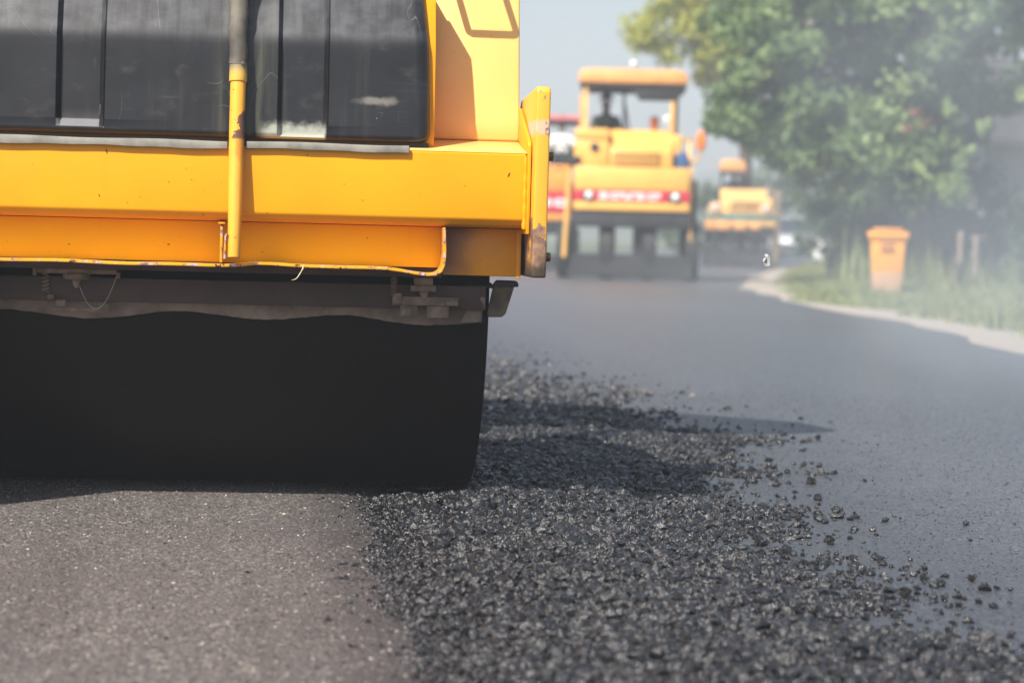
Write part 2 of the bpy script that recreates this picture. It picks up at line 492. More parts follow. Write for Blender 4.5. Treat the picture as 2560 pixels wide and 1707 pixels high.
EDGE = [(5.0, -20), (5.0, 6), (5.1, 12), (5.21, 16.1), (5.94, 21.6), (6.11, 26.4), (6.35, 29), (7.13, 35.7), (9.29, 45.8), (13.74, 63.1), (20, 84), (30, 112), (44, 150), (62, 200)]
OUT = [(6.3, -20), (6.3, 6), (6.35, 12), (6.5, 18), (6.75, 21), (7.0, 25.5), (6.75, 28), (6.95, 30), (8.5, 38), (10.9, 49), (15.4, 67), (21.6, 84), (32, 112), (46, 150), (64, 200)]
sheet('ground', [(-400, -60), (-400, 900)], [(400, -60), (400, 900)], -.012, M_earth)
ys = np.concatenate([np.arange(-20, 90, 1.0), np.arange(90, 201, 5.0)])
ex = interp(EDGE, ys); wob = np.array([.05*math.sin(y*1.7)+.03*math.sin(y*.63+1)+.04*math.sin(y*4.1) for y in ys])
ox = interp(OUT, ys) + np.array([.16*math.sin(y*1.1)+.13*math.sin(y*2.9)+.10*math.sin(y*5.3+1) for y in ys])
sheet('road', [(x-11.5, y) for x, y in zip(ex, ys)], [(x+w, y) for x, y, w in zip(ex, ys, wob)], 0.0, M_road)
sheet('verge_path', [(x-.12, y) for x, y in zip(ex, ys)], [(x, y) for x, y in zip(ox, ys)], -.005, M_sand)
ly = np.concatenate([np.arange(-12, 3, 1.0), np.arange(3, 8, .04), np.arange(8, 31, 1.0)])
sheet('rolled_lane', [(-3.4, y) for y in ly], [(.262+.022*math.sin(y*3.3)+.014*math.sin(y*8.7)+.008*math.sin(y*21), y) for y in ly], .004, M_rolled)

# distant hills
t = NT('wooded_hill')
t.P(Base_Color=t.mix(t.noise(.03, 5), (.035, .055, .025), (.075, .095, .045)), Roughness=.9)
M_hill = t.m
def hill(name, cx, cy, rx, ry, hgt, seed):
    nx, ny = 48, 20
    V = []; F = []
    for j in range(ny+1):
        for i in range(nx+1):
            u, v = -1+2*i/nx, -1+2*j/ny
            e = max(0, 1-u*u)*max(0, 1-v*v)
            z = hgt*(e**.7)*(1+.22*math.sin(u*9+seed)+.12*math.sin(u*21+seed*2+v*3)) - 1
            V.append((cx+u*rx, cy+v*ry, z))
    for j in range(ny):
        for i in range(nx):
            a = j*(nx+1)+i; F.append((a, a+1, a+nx+2, a+nx+1))
    me = np_mesh(name, V, F, M_hill, smooth=True)
    o = bpy.data.objects.new(name, me); COL.objects.link(o); o['kind'] = 'structure'
hill('hills', 40, 330, 170, 60, 8, 1.0)
hill('hills_beyond', 150, 420, 260, 70, 12, 3.0)

# ------------------------------------------------------------------ loose asphalt and grit
PH = (1+5**.5)/2
ICO_V = np.array([(-1,PH,0),(1,PH,0),(-1,-PH,0),(1,-PH,0),(0,-1,PH),(0,1,PH),(0,-1,-PH),(0,1,-PH),(PH,0,-1),(PH,0,1),(-PH,0,-1),(-PH,0,1)])/math.sqrt(1+PH*PH)
ICO_F = np.array([(0,11,5),(0,5,1),(0,1,7),(0,7,10),(0,10,11),(1,5,9),(5,11,4),(11,10,2),(10,7,6),(7,1,8),(3,9,4),(3,4,2),(3,2,6),(3,6,8),(3,8,9),(4,9,5),(2,4,11),(6,2,10),(8,6,7),(9,8,1)])
OCT_V = np.array([(1,0,0),(-1,0,0),(0,1,0),(0,-1,0),(0,0,1),(0,0,-1)], float)
OCT_F = np.array([(0,2,4),(2,1,4),(1,3,4),(3,0,4),(2,0,5),(1,2,5),(3,1,5),(0,3,5)])

def rand_rot(n):
    q = rng.normal(size=(n, 4)); q /= np.linalg.norm(q, axis=1)[:, None]
    w, x, y, z = q.T
    return np.stack([np.stack([1-2*(y*y+z*z), 2*(x*y-z*w), 2*(x*z+y*w)], -1),
                     np.stack([2*(x*y+z*w), 1-2*(x*x+z*z), 2*(y*z-x*w)], -1),
                     np.stack([2*(x*z-y*w), 2*(y*z+x*w), 1-2*(x*x+y*y)], -1)], 1)

def scatter(pos, size, baseV, baseF, flat=1.0, jit=.34, rot=True):
    n = len(pos); k = len(baseV)
    V = baseV[None]*(1+rng.uniform(-jit, jit, (n, k, 1))) + rng.normal(0, jit*.25, (n, k, 3))
    V = V*rng.uniform(.6, 1.15, (n, 1, 3))
    if rot: V = np.einsum('nij,nkj->nki', rand_rot(n), V)
    V[:, :, 2] *= flat
    V = V*(size[:, None, None]*.5) + pos[:, None, :]
    F = baseF[None] + (np.arange(n)*k)[:, None, None]
    return V.reshape(-1, 3), F.reshape(-1, 3)

R_EDGE = [(1.66, 3), (1.48, 4.0), (1.30, 4.4), (1.20, 4.9), (1.12, 5.4), (1.11, 5.9), (1.22, 6.5), (1.30, 7.0), (1.40, 7.6), (1.50, 8.3), (1.58, 9.1), (1.66, 10.6), (1.62, 12.2), (1.50, 14.5), (1.30, 17.4), (1.1, 20)]
def mound(x, y):
    re = np.interp(y, [p[1] for p in R_EDGE], [p[0] for p in R_EDGE])
    u = np.clip((x-.27)/.40, 0, 1)*np.clip((re-x)/.45, 0, 1)
    fade = np.clip((13-y)/5, 0, 1)
    return (.022*u**.8 + .007*u*np.sin(x*9+y*3.1)*np.sin(y*7.3+x*4)) * (.25+.75*fade)

def field(n, y0, y1, soft, med, lo, hi, ypow=1.0):
    y = y0+(y1-y0)*rng.random(n)**ypow
    x = rng.uniform(.15, 2.9, n)
    re = np.interp(y, [p[1] for p in R_EDGE], [p[0] for p in R_EDGE])
    wig = .09*np.sin(y*5.1)+.07*np.sin(y*2.2+1)+.05*np.sin(y*11.7)
    pr = 1/(1+np.exp((x-(re+wig))/soft))
    left = .262+.030*np.sin(y*3.3+.3)+.022*np.sin(y*9)+.015*np.sin(y*23)
    pl = 1/(1+np.exp(-(x-left)/.036))
    far = np.clip((17.5-y)/9.5, 0, 1)**1.6
    keep = rng.random(n) < pr*pl*far
    inside = (y > 7.05) & (x < .63)                     # under and behind the drum
    squeezed = (y > 6.75) & (y <= 7.05) & (x < .62)
    keep &= ~inside & ~squeezed
    vis = x < .34*y + .65
    keep &= vis
    x, y = x[keep], y[keep]
    s = np.clip(med*np.exp(rng.normal(0, .5, len(x))), lo, hi)*np.clip(.55+(x-.27)*2.2, .55, 1)
    return x, y, s

x1, y1, s1 = field(140000, 3.5, 9.0, .085, .0112, .0045, .030, 1.25)
x2, y2, s2 = field(34000, 8.8, 18, .11, .016, .008, .036, 1.3)
x3, y3, s3 = field(23000, 3.5, 9.0, .085, .021, .014, .038, 1.2)
X = np.concatenate([x1, x2, x3]); Yy = np.concatenate([y1, y2, y3]); S = np.concatenate([s1, s2, s3])
Z = mound(X, Yy)*rng.uniform(.5, 1.05, len(X)) + S*.18
V, F = scatter(np.stack([X, Yy, Z], 1), S, ICO_V, ICO_F, flat=.8)
tint = np.repeat(np.clip(rng.beta(1.6, 2.2, len(X)) + np.clip((Yy-8.5)/6, 0, .45) + (rng.random(len(X)) > .993)*.5, 0, 1), len(ICO_F))  # tint rises with distance: steam veil over the far stones painted in
# a dark bed under the stones so that no gap shows the road
bx = np.arange(.24, 2.1, .03); by = np.concatenate([np.arange(3.4, 7.0, .03), np.arange(7.0, 13, .08)])
gx, gy = np.meshgrid(bx, by)
gz = mound(gx, gy)*.62 - .006 + rng.uniform(0, .004, gx.shape)
nb = len(bx)
GV = np.stack([gx.ravel(), gy.ravel(), gz.ravel()], 1)
ii = np.array([[j*nb+i, j*nb+i+1, (j+1)*nb+i+1] for j in range(len(by)-1) for i in range(nb-1)] +
              [[j*nb+i, (j+1)*nb+i+1, (j+1)*nb+i] for j in range(len(by)-1) for i in range(nb-1)])
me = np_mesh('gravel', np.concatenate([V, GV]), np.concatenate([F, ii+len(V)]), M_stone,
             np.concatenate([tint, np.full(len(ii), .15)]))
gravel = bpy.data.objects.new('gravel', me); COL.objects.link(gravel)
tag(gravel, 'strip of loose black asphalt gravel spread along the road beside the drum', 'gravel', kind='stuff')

# fine grit pressed into both finished surfaces
n = 34000
gy = 3.4 + 4.0*rng.random(n)**1.3; gx_ = rng.uniform(-1.4, .30, n)
ok = gx_ > -.16*gy - .45; gx_, gy = gx_[ok], gy[ok]
gs = np.clip(.0060*np.exp(rng.normal(0, .38, len(gx_))), .003, .014)
V, F = scatter(np.stack([gx_, gy, np.full(len(gx_), .0044)], 1), gs, OCT_V, OCT_F, flat=.5)
ti = np.repeat(np.clip(rng.beta(2, 2, len(gx_))*.8 + (rng.random(len(gx_)) > .96)*.5, 0, 1), 8)
me = np_mesh('asphalt_grit', V, F, M_grit, ti)
o = bpy.data.objects.new('grit', me); COL.objects.link(o)
tag(o, 'pale grit pressed into the brownish rolled asphalt in front of the drum', 'grit', kind='stuff')
n = 30000
gy = 3.6 + 8.0*rng.random(n)**1.5; gx_ = 1.0 + rng.uniform(0, 3.0, n)
ok = (gx_ < .34*gy+.5) & (gx_ > np.interp(gy, [p[1] for p in R_EDGE], [p[0] for p in R_EDGE])-.15); gx_, gy = gx_[ok], gy[ok]
gs = np.clip(.0042*np.exp(rng.normal(0, .4, len(gx_))), .002, .010)
V, F = scatter(np.stack([gx_, gy, np.full(len(gx_), .0006)], 1), gs, OCT_V, OCT_F, flat=.55)
me = np_mesh('road_grit', V, F, M_stone, np.repeat(np.clip(rng.beta(2, 1.6, len(gx_)), 0, 1), 8))
o = bpy.data.objects.new('grit', me); COL.objects.link(o)
tag(o, 'fine dark grit on the smooth grey road right of the gravel strip', 'grit', kind='stuff')

# single lumps scattered on the smooth road
def lump_mesh(seed):
    r = np.random.default_rng(seed)
    k = int(r.integers(7, 13))
    d = r.normal(size=(k, 3)); d /= np.linalg.norm(d, axis=1)[:, None]
    pos = d*r.uniform(.12, .30, (k, 1))*np.array([1.15, 1.0, .75]); pos[0] = 0
    sz = r.uniform(.30, .55, k); sz[0] = .62
    V, F = scatter(pos, sz, ICO_V, ICO_F, jit=.22)
    V[:, 2] -= V[:, 2].min() + .05
    return np_mesh('asphalt_lump', V, F, M_stone, np.repeat(r.uniform(.05, .85, k), 20))
LM = [lump_mesh(s) for s in range(9)]
def lump(x, y, s, k, label, group):
    o = bpy.data.objects.new('asphalt_lump', LM[k % 9]); COL.objects.link(o)
    o.location = (x, y, 0); o.scale = (s, s, s); o.rotation_euler = (0, 0, k*1.7)
    tag(o, label, 'asphalt lump', group)
G_L = 'lumps of loose asphalt scattered on the smooth road'
named = [(1.42, 5.88, .036, 'glossy lump of asphalt lying farthest right in the cluster beside the gravel strip'),
         (1.23, 5.83, .040, 'large dark lump of asphalt at the foot of the gravel edge'),
         (1.33, 6.13, .038, 'upright pale-faced lump of asphalt standing among dark lumps'),
         (1.70, 7.33, .042, 'large lump of asphalt lying apart, behind the squarish pale one'),
         (1.62, 6.88, .036, 'squarish pale lump of asphalt lying alone on the smooth road'),
         (1.46, 5.54, .030, 'pointed small lump of asphalt alone between gravel edge and open road'),
         (1.49, 5.26, .032, 'dark lump of asphalt lying right of the gravel corner'),
         (1.60, 5.27, .028, 'flat lump of asphalt farthest out on the open road near the bottom right'),
         (1.38, 5.02, .044, 'broad flat lump of asphalt at the gravel corner near the bottom right'),
         (2.10, 8.95, .034, 'far lump of asphalt beside the tip of the machine shadow')]
for k, (x, y, s, lb) in enumerate(named): lump(x, y, s, k, lb, G_L)
rl = random.Random(5)
cnt = 0
while cnt < 72:
    y = 4.2 + 8.5*rl.random()**1.3
    re = float(np.interp(y, [p[1] for p in R_EDGE], [p[0] for p in R_EDGE]))
    x = re + .03 + abs(rl.gauss(0, .20))
    if x > .3*y + .45 or x > re+.75: continue
    s = max(.010, min(.027, rl.lognormvariate(math.log(.0155), .32)))
    zone = 'nearest the camera' if y < 5.6 else ('level with the drum' if y < 8 else 'beyond the drum')
    lump(x, y, s, cnt, 'small black lump of asphalt on smooth road by the gravel, '+zone, G_L+' '+zone)
    cnt += 1
for k, (x, y, s) in enumerate([(-.02, 5.25, .016), (.10, 4.95, .013), (-.20, 4.75, .012), (.14, 4.62, .018), (-.36, 4.68, .012), (-.16, 4.40, .014), (.17, 4.33, .016), (.02, 4.85, .011)]):
    lump(x, y, s, k+3, 'tiny black crumb of asphalt lying on the brownish rolled lane', 'crumbs on the rolled lane')

# ------------------------------------------------------------------ the roller in the foreground
B = (-.45, 7.2, 0.0)
ROL = empty('road_roller', B, 0, 'yellow road roller filling the left foreground, black tank above, wide drum below', 'road roller')
def part(mb, name, mat, parent=ROL, bevel=.002, seg=2, label=None, sharp=35):
    o = mb.build(name, mat, parent, B, bevel, seg, sharp)
    if label: o['label'] = label
    return o
XL = -1.62
# front beam
part(MB().prism([(6.35, .789), (6.35, .962), (6.62, .962), (6.62, .766), (6.395, .766), (6.365, .772)], 'x', XL, .6845), 'front_beam', M_yel, bevel=.005, seg=3)
part(MB().prism([(6.353, .9632), (6.358, .9665), (6.617, 1.006), (6.617, .9632)], 'x', .378, .6855), 'shelf_plate', M_cream, bevel=.002)
# lower channel: web, chipped lip that curls up at its end
part(MB().box(XL, .4765, 6.462, 6.472, .656, .7645), 'channel_web', M_chan)
def ribbon(path, th, y0, y1):
    P = [Vector((a, 0, b)) for a, b in path]; up_, dn = [], []
    for i, p in enumerate(P):
        tg = (P[min(i+1, len(P)-1)] - P[max(i-1, 0)]).normalized()
        nn = Vector((-tg.z, 0, tg.x))
        up_.append(p+nn*th/2); dn.append(p-nn*th/2)
    poly = [(p.x, p.z) for p in up_] + [(p.x, p.z) for p in reversed(dn)]
    m = MB(); n = len(up_); 
    vs = [(q[0], y, q[1]) for y in (y0, y1) for q in poly]; N = len(poly)
    fs = [(i, (i+1) % N, N+(i+1) % N, N+i) for i in range(N)]
    for i in range(n-1):
        a, b, c, d = i, i+1, N-2-i, N-1-i
        fs.append((a, b, c, d)); fs.append((N+d, N+c, N+b, N+a))
    m.add(vs, fs)
    return m
lip = [(XL, .646)] + [(x, .6505 + .0012*math.sin(x*21) + .0015*math.sin(x*7.3)) for x in np.arange(-1.5, -.11, .05)]
lip += [(-.10, .6495), (-.06, .652), (-.02, .657), (.02, .657), (.07, .6545), (.12, .653), (.20, .6525), (.27, .653), (.325, .652), (.36, .648), (.40, .6415), (.43, .6385), (.452, .640), (.466, .648), (.473, .664), (.4755, .69), (.4745, .72), (.472, .7635)]
part(ribbon(lip, .0078, 6.352, 6.4605), 'channel_lip', M_lip, bevel=.0015, seg=1)
part(MB().box(XL, .4775, 6.475, 6.60, .629, .6545), 'bottom_rail', M_rail)
part(MB().box(.4785, .6895, 6.471, 6.75, .6365, .7645), 'corner_box', M_box, bevel=.004)
part(MB().box(.676, .6885, 6.461, 6.4695, .632, .7640), 'box_rib', M_box, bevel=.002)
part(MB().prism([(6.338, .752), (6.338, .984), (6.345, .995), (6.598, 1.094), (6.63, 1.094), (6.63, .752)], 'x', .6865, .6955), 'end_cap', M_yel, bevel=.002)
wb = MB().tube([(.682, 6.345, z) for z in np.arange(.765, .962, .012)], [.006+.0016*math.sin(i*1.9) for i in range(17)], 8)
part(wb, 'weld_bead', M_yel, bevel=0)
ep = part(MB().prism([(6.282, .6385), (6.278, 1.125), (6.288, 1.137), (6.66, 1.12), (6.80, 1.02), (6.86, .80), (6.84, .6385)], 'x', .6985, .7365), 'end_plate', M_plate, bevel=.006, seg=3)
for (y, z) in ((6.325, .957), (6.33, .693)):
    bo = MB().lathe((.7365, y, z), 'x', [(0, .0165), (.004, .0165)], 16); part(bo, 'washer', M_bolt, bevel=0)
    bo = MB().lathe((.7405, y, z), 'x', [(0, .0135), (.0105, .0135), (.012, .011)], 6)
    part(bo, 'bolt', M_bolt, bevel=.0008, seg=1)
# upright panel right of the tank
part(MB().prism([(6.588, 1.0035), (6.588, 1.050), (6.594, 1.066), (6.670, 1.425), (6.685, 1.435), (6.77, 1.435), (6.77, 1.0035)], 'x', .444, .6885), 'upright_panel', M_cream, bevel=.006, seg=3)
# black tank with recessed panels
def tprof(z):
    return float(np.interp(z, [.985, .990, .997, 1.235, 1.25, 1.275, 1.38, 1.44, 1.47, 1.485], [6.382, 6.373, 6.370, 6.383, 6.387, 6.397, 6.432, 6.457, 6.476, 6.505]))
TX = [-1.60, -.9, -.5450, -.5435, -.5315, -.530, -.4345, -.433, -.4265, -.4255, -.4235, -.4215, -.4195, -.4175, -.2, .0270, .0285, .0380, .0395, .1465, .148, .1535, .1545, .1565, .1585, .1605, .1625, .30, .395, .412, .422, .4285, .4315]
TZ = [.985, .987, .990, .994, .9965, 1.001, 1.0025, 1.0205, 1.022, 1.05, 1.10, 1.15, 1.20, 1.225, 1.24, 1.255, 1.27, 1.29, 1.33, 1.38, 1.42, 1.45, 1.465, 1.477, 1.485]
def rec(x, z):
    d = 0.0
    if -.5445 < x < -.4255: 
        fx = min(1, max(0, (x+.544)/.0125), max(0, (-.426-x)/.007)); fz = float(np.interp(z, [1.002, 1.021], [0, 1])); d = .022*min(fx, fz)
    if .0275 < x < .1545:
        fx = min(1, max(0, (x-.028)/.0105), max(0, (.1542-x)/.0062)); fz = float(np.interp(z, [.990, .997], [.3, 1])); d = .020*fx*fz
    e = float(np.interp(x, [.395, .412, .422, .4285, .4315], [0, .002, .007, .016, .03]))
    g = float(np.interp(z, [1.0, 1.02], [0, 1]))
    e -= .0045*g*(math.exp(-((x+.4215)/.0022)**2) + math.exp(-((x-.1585)/.0022)**2))
    return d + e
def xs_(x, z): return x + (float(np.interp(z, [.985, .988, .994, 1.002, 1.012, 1.10, 1.25, 1.36, 1.485], [-.020, -.012, -.005, -.001, 0, -.003, -.009, -.020, -.034])) if x > .39 else 0)
TV = [(xs_(x, z), tprof(z)+rec(x, z), z) for z in TZ for x in TX]
nx = len(TX); nz = len(TZ)
TF = [(j*nx+i, j*nx+i+1, (j+1)*nx+i+1, (j+1)*nx+i) for j in range(nz-1) for i in range(nx-1)]
m = MB(); m.add(TV, TF, True)
bk = [(xs_(x, z), 6.655, z) for z in TZ for x in (TX[0], TX[-1])]
nb_ = len(TV)
m.add(bk, [(2*j, 2*j+2, 2*j+3, 2*j+1) for j in range(nz-1)])
fr = [TV[j*nx+nx-1] for j in range(nz)]; bb = [(xs_(TX[-1], z), 6.655, z) for z in TZ]
m.add(fr+bb, [(j, nz+j, nz+j+1, j+1) for j in range(nz-1)])
fl_ = [TV[j*nx] for j in range(nz)]; bb = [(TX[0], 6.655, z) for z in TZ]
m.add(fl_+bb, [(j, j+1, nz+j+1, nz+j) for j in range(nz-1)])
tp = [(xs_(x, TZ[-1]), tprof(TZ[-1])+rec(x, TZ[-1]), TZ[-1]) for x in TX]; m.add(tp + [(xs_(x, TZ[-1]), 6.655, TZ[-1]) for x in TX], [(i, i+1, nx+i+1, nx+i) for i in range(nx-1)])
bt = [(xs_(x, TZ[0]), tprof(TZ[0])+rec(x, TZ[0]), TZ[0]) for x in TX]; m.add(bt + [(xs_(x, TZ[0]), 6.655, TZ[0]) for x in TX], [(i, nx+i, nx+i+1, i+1) for i in range(nx-1)])
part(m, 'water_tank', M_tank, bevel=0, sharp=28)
# yellow cradle rim hugging the tank's right end
zz = list(np.arange(.972, 1.43, .03))
rim = [(tprof(max(z, .986))+.036, z) for z in zz] + [(6.585, 1.42), (6.585, .972)]
part(MB().prism(rim, 'x', .385, .4428), 'tank_cradle', M_yel, bevel=.002)
part(MB().box(XL, .428, 6.395, 6.60, .9625, .9840), 'tank_bed', M_dark, bevel=0)
# rubber strip on the beam's upper edge, in two lengths
def strip(x0, x1, za, zb):
    xs = np.arange(x0, x1, .02); xs = np.append(xs, x1)
    top = [(x, za + .0012*math.sin(x*17)) for x in xs]; bot = [(x, zb + .0012*math.sin(x*13+1)+.0008*math.sin(x*41)) for x in xs]
    n = len(xs); m = MB(); vs = [(p[0], y, p[1]) for y in (6.336, 6.3492) for p in top+bot]; N = 2*n
    fs = []
    for i in range(n-1):
        fs += [(i, n+i, n+i+1, i+1), (N+i, N+i+1, N+n+i+1, N+n+i), (i, i+1, N+i+1, N+i), (n+i, N+n+i, N+n+i+1, n+i+1)]
    fs += [(0, N, N+n, n), (n-1, 2*n-1, N+2*n-1, N+n-1)]
    m.add(vs, fs); return m
part(strip(XL, -.099, .9725, .9525), 'rubber_strip', M_rub, bevel=.0018)
part(strip(-.051, .374, .9745, .9555), 'rubber_strip', M_rub, bevel=.0018)
# drain pipe with its hose
PX = -.0755
def py(z): return 6.292 + (z-.67)*.13
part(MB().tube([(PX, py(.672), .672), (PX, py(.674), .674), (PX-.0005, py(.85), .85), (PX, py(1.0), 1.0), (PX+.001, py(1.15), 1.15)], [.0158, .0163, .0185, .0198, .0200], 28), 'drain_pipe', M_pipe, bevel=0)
t = NT('sooty_collar'); nn = t.noise(9, 3); zz_ = t.sep()[2]
t.P(Base_Color=t.mix(t.step(t.mth('ADD', zz_, t.mth('MULTIPLY', nn, .05)), 1.158, 1.20), t.mix(nn, (.62, .36, .05), (.72, .47, .08)), (.17, .15, .10)), Roughness=.5)
M_col = t.m
part(MB().tube([(PX+.0005, py(z), z) for z in (1.1275, 1.1277, 1.129, 1.15, 1.1735)], [.0205, .0228, .0234, .0231, .0228], 28), 'pipe_collar', M_col, bevel=0)
part(MB().tube([(PX-.001+.0016*math.sin(i*1.1), py(1.172+i*.019)+.001*math.sin(i*.9), 1.172+i*.019) for i in range(16)], [.0228]+[.0232+.0007*math.sin(i*2.3) for i in range(15)], 28), 'hose', M_hose, bevel=0)
PY = py(1.176)
cl = MB().lathe((PX, PY, 0), 'z', [(1.1745, .0236), (1.1745, .0245), (1.1775, .0245), (1.1775, .0236)], 28)
cl.box(PX+.008, PX+.014, PY-.030, PY-.022, 1.1725, 1.179)
part(cl, 'hose_clamp', M_dust, bevel=0)
part(MB().box(-.1135, -.1065, 6.375, 6.455, .657, .7605).box(-.119, -.1005, 6.37, 6.458, .7575, .7635), 'pipe_bracket', M_lip, bevel=.0015)
part(MB().prism([(-.1025, .668), (-.1005, .727), (-.0975, .733), (-.0925, .7335), (-.0935, .728), (-.0965, .724), (-.0965, .668)], 'y', 6.285, 6.335), 'pipe_hook', M_lip, bevel=.001)
# grab rail, out of frame above, whose shadow falls on the upright panel
part(MB().tube([(.36, 6.545, 1.74), (.427, 6.497, 1.512), (.430, 6.496, 1.504), (.438, 6.495, 1.499), (.550, 6.496, 1.497), (.558, 6.496, 1.499), (.561, 6.496, 1.507), (.477, 6.55, 1.767), (.475, 6.75, 1.80), (.475, 6.76, 1.43)], .0085, 10), 'grab_rail', M_yel, bevel=0)
part(MB().box(-1.15, -.752, 6.345, 6.36, .125, .640), 'side_step', M_dark, bevel=.006)
# drum
dr = MB().lathe((0, 7.2, .62), 'x', [(-1.515, .30), (-1.515, .603), (-1.503, .617), (-1.49, .62), (.611, .62), (.6155, .6188), (.617, .616), (.617, .50), (.600, .495), (.600, .12)], 128)
part(dr, 'drum', M_drum, bevel=0, sharp=25)
part(MB().lathe((.600, 7.2, .62), 'x', [(0, .12), (.018, .12), (.022, .10), (.022, .05), (.030, .05), (.030, .02)], 24), 'drum_hub', M_dark, bevel=0)
# scraper bar, wavy blade and fittings
part(MB().box(-1.5, .600, 6.505, 6.56, .5435, .6075), 'scraper_bar', M_rail, bevel=.003)
wx = [-1.5, -1.2, -.95, -.68, -.57, -.46, -.34, -.233, -.12, -.002, .11, .23, .32, .407, .50, .597]
wz = [.505, .515, .498, .519, .504, .493, .507, .525, .514, .500, .510, .524, .509, .496, .499, .509]
def smooth_interp(xs, zs, n):
    q = np.linspace(xs[0], xs[-1], n); a = np.interp(q, xs, zs); k = np.ones(9)/9
    return q, np.convolve(np.pad(a, 4, 'edge'), k, 'valid') + rng.normal(0, .0006, n)
qx, qz = smooth_interp(wx, wz, 150)
m = MB(); n = len(qx)
vs = [(x, 6.545, .5555) for x in qx] + [(x, 6.560, z) for x, z in zip(qx, qz)] + [(x, 6.553, .5555) for x in qx] + [(x, 6.568, z) for x, z in zip(qx, qz)]
fs = []
for i in range(n-1): fs += [(i, n+i, n+i+1, i+1), (2*n+i, 2*n+i+1, 3*n+i+1, 3*n+i), (n+i, 3*n+i, 3*n+i+1, n+i+1), (i, i+1, 2*n+i+1, 2*n+i)]
m.add(vs, fs); 
for v in range(len(m.v)): pass
part(m, 'scraper_blade', M_blade, bevel=0)
def fitting(mb, name='scraper_bracket', mat=M_dust): return part(mb, name, mat, bevel=.0022)
fitting(MB().box(.347, .525, 6.488, 6.503, .5525, .5765).box(.350, .372, 6.484, 6.4875, .556, .585).box(.492, .524, 6.480, 6.4875, .5535, .567))
fitting(MB().box(.368, .416, 6.490, 6.504, .521, .552).box(.440, .500, 6.490, 6.504, .520, .552).box(.372, .40, 6.483, 6.4895, .525, .545), 'clamp_block')
fitting(MB().box(.405, .455, 6.486, 6.53, .607, .628).box(.396, .464, 6.484, 6.53, .590, .607).prism([(.418, .590), (.446, .590), (.438, .570), (.428, .566)], 'y', 6.486, 6.51), 'spray_nozzle')
fitting(MB().prism([(.535, .508), (.592, .510), (.592, .560), (.575, .572), (.560, .560), (.548, .535)], 'y', 6.532, 6.544), 'side_bracket', M_blade)
def spring(x, z0, z1, turns):
    return MB().tube([(x+.0085*math.cos(a), 6.497+.0085*math.sin(a), z0+(z1-z0)*a/(2*math.pi*turns)) for a in np.linspace(0, 2*math.pi*turns, turns*12)], .0021, 6)
part(spring(.3515, .576, .632, 8), 'spring', M_dust, bevel=0)
part(spring(-.5715, .566, .628, 6), 'spring', M_dust, bevel=0)
fitting(MB().box(-.602, -.384, 6.475, 6.60, .6165, .6285).box(-.604, -.594, 6.472, 6.4745, .609, .630).box(-.386, -.376, 6.470, 6.49, .606, .622), 'nozzle_plate')
part(MB().lathe((-.492, 6.50, 0), 'z', [(.6155, .036), (.603, .036), (.600, .031), (.5985, .012), (.588, .010), (.578, .004)], 24), 'spray_nozzle', M_dust, bevel=0)
fitting(MB().box(-.567, -.548, 6.486, 6.5045, .5475, .560).box(-.543, -.518, 6.490, 6.5045, .527, .547).box(-.552, -.40, 6.493, 6.504, .515, .527).box(-.432, -.405, 6.488, 6.503, .521, .540), 'scraper_bracket')
cp = [(-.481+.097*u, 6.478, .582 + (.617-.582)*u - .0775*4*u*(1-u)*.95) for u in np.linspace(0, 1, 37)]
m = MB().tube(cp, .0007, 5)
for p in cp: m.ball(p, .0019, 5)
part(m, 'ball_chain', simple('chain_steel', (.36, .35, .31), .4, .6), bevel=0)
# paddle on a stub arm beside the drum
part(MB().tube([(.55, 6.563, .6065), (.607, 6.563, .6065), (.616, 6.563, .610), (.624, 6.563, .607), (.636, 6.563, .610)], [.006, .0065, .0085, .006, .006], 10), 'paddle_arm', M_dark, bevel=0)
pd = part(MB().prism([(.625, .610), (.684, .612), (.661, .534), (.651, .524), (.614, .523), (.6095, .530)], 'y', 6.556, 6.570), 'side_paddle', M_rail, bevel=.003)
M_pad = simple('paddle_rubber', (.115, .088, .066), .8, 0, .4, 22)
pd.data.materials[0] = M_pad
part(MB().prism([(.634, .625), (.687, .624), (.693, .617), (.693, .607), (.624, .607), (.626, .616)], 'y', 6.548, 6.574), 'paddle_cap', M_dark, bevel=.003)
# everything behind: side arms, rear body, canopy
part(MB().box(.632, .688, 6.752, 8.0, .66, .93), 'drum_yoke', M_yel, bevel=.01)
part(MB().box(-1.60, -1.53, 6.65, 8.0, .66, .93), 'drum_yoke', M_yel, bevel=.01)
part(MB().box(-1.2, .22, 7.95, 10.3, .55, 1.15).box(-.9, .0, 8.2, 9.4, 1.15, 1.35), 'engine_body', M_yel, bevel=.03)
part(MB().box(-.9, .1, 8.0, 8.5, 1.36, 1.45).box(-.8, -.1, 8.5, 8.62, 1.40, 1.95), 'seat', M_dark, bevel=.03)
for k in range(4):
    wx_ = -1.2+k*.37
    w = part(MB().lathe((wx_, 10.0, .45), 'x', [(-.12, .25), (-.13, .40), (-.10, .45), (.10, .45), (.13, .40), (.12, .25)], 36), 'rear_tyre', M_tyre, bevel=0)
roof = [(-1.7, 7.05), (0, 7.1), (.45, 7.2), (.66, 7.34), (.69, 7.42), (.60, 7.8), (.1, 8.25), (-.64, 8.57), (-1.7, 8.6)]
part(MB().prism(roof, 'z', 2.72, 2.78), 'canopy', M_yel, bevel=.015)
for (x, y) in ((.20, 7.5), (-1.5, 7.5), (.05, 8.15), (-1.5, 8.15)):
    part(MB().box(x-.025, x+.025, y-.025, y+.025, 1.16 if y > 7.9 else .95, 2.719), 'canopy_post', M_yel, bevel=.006)

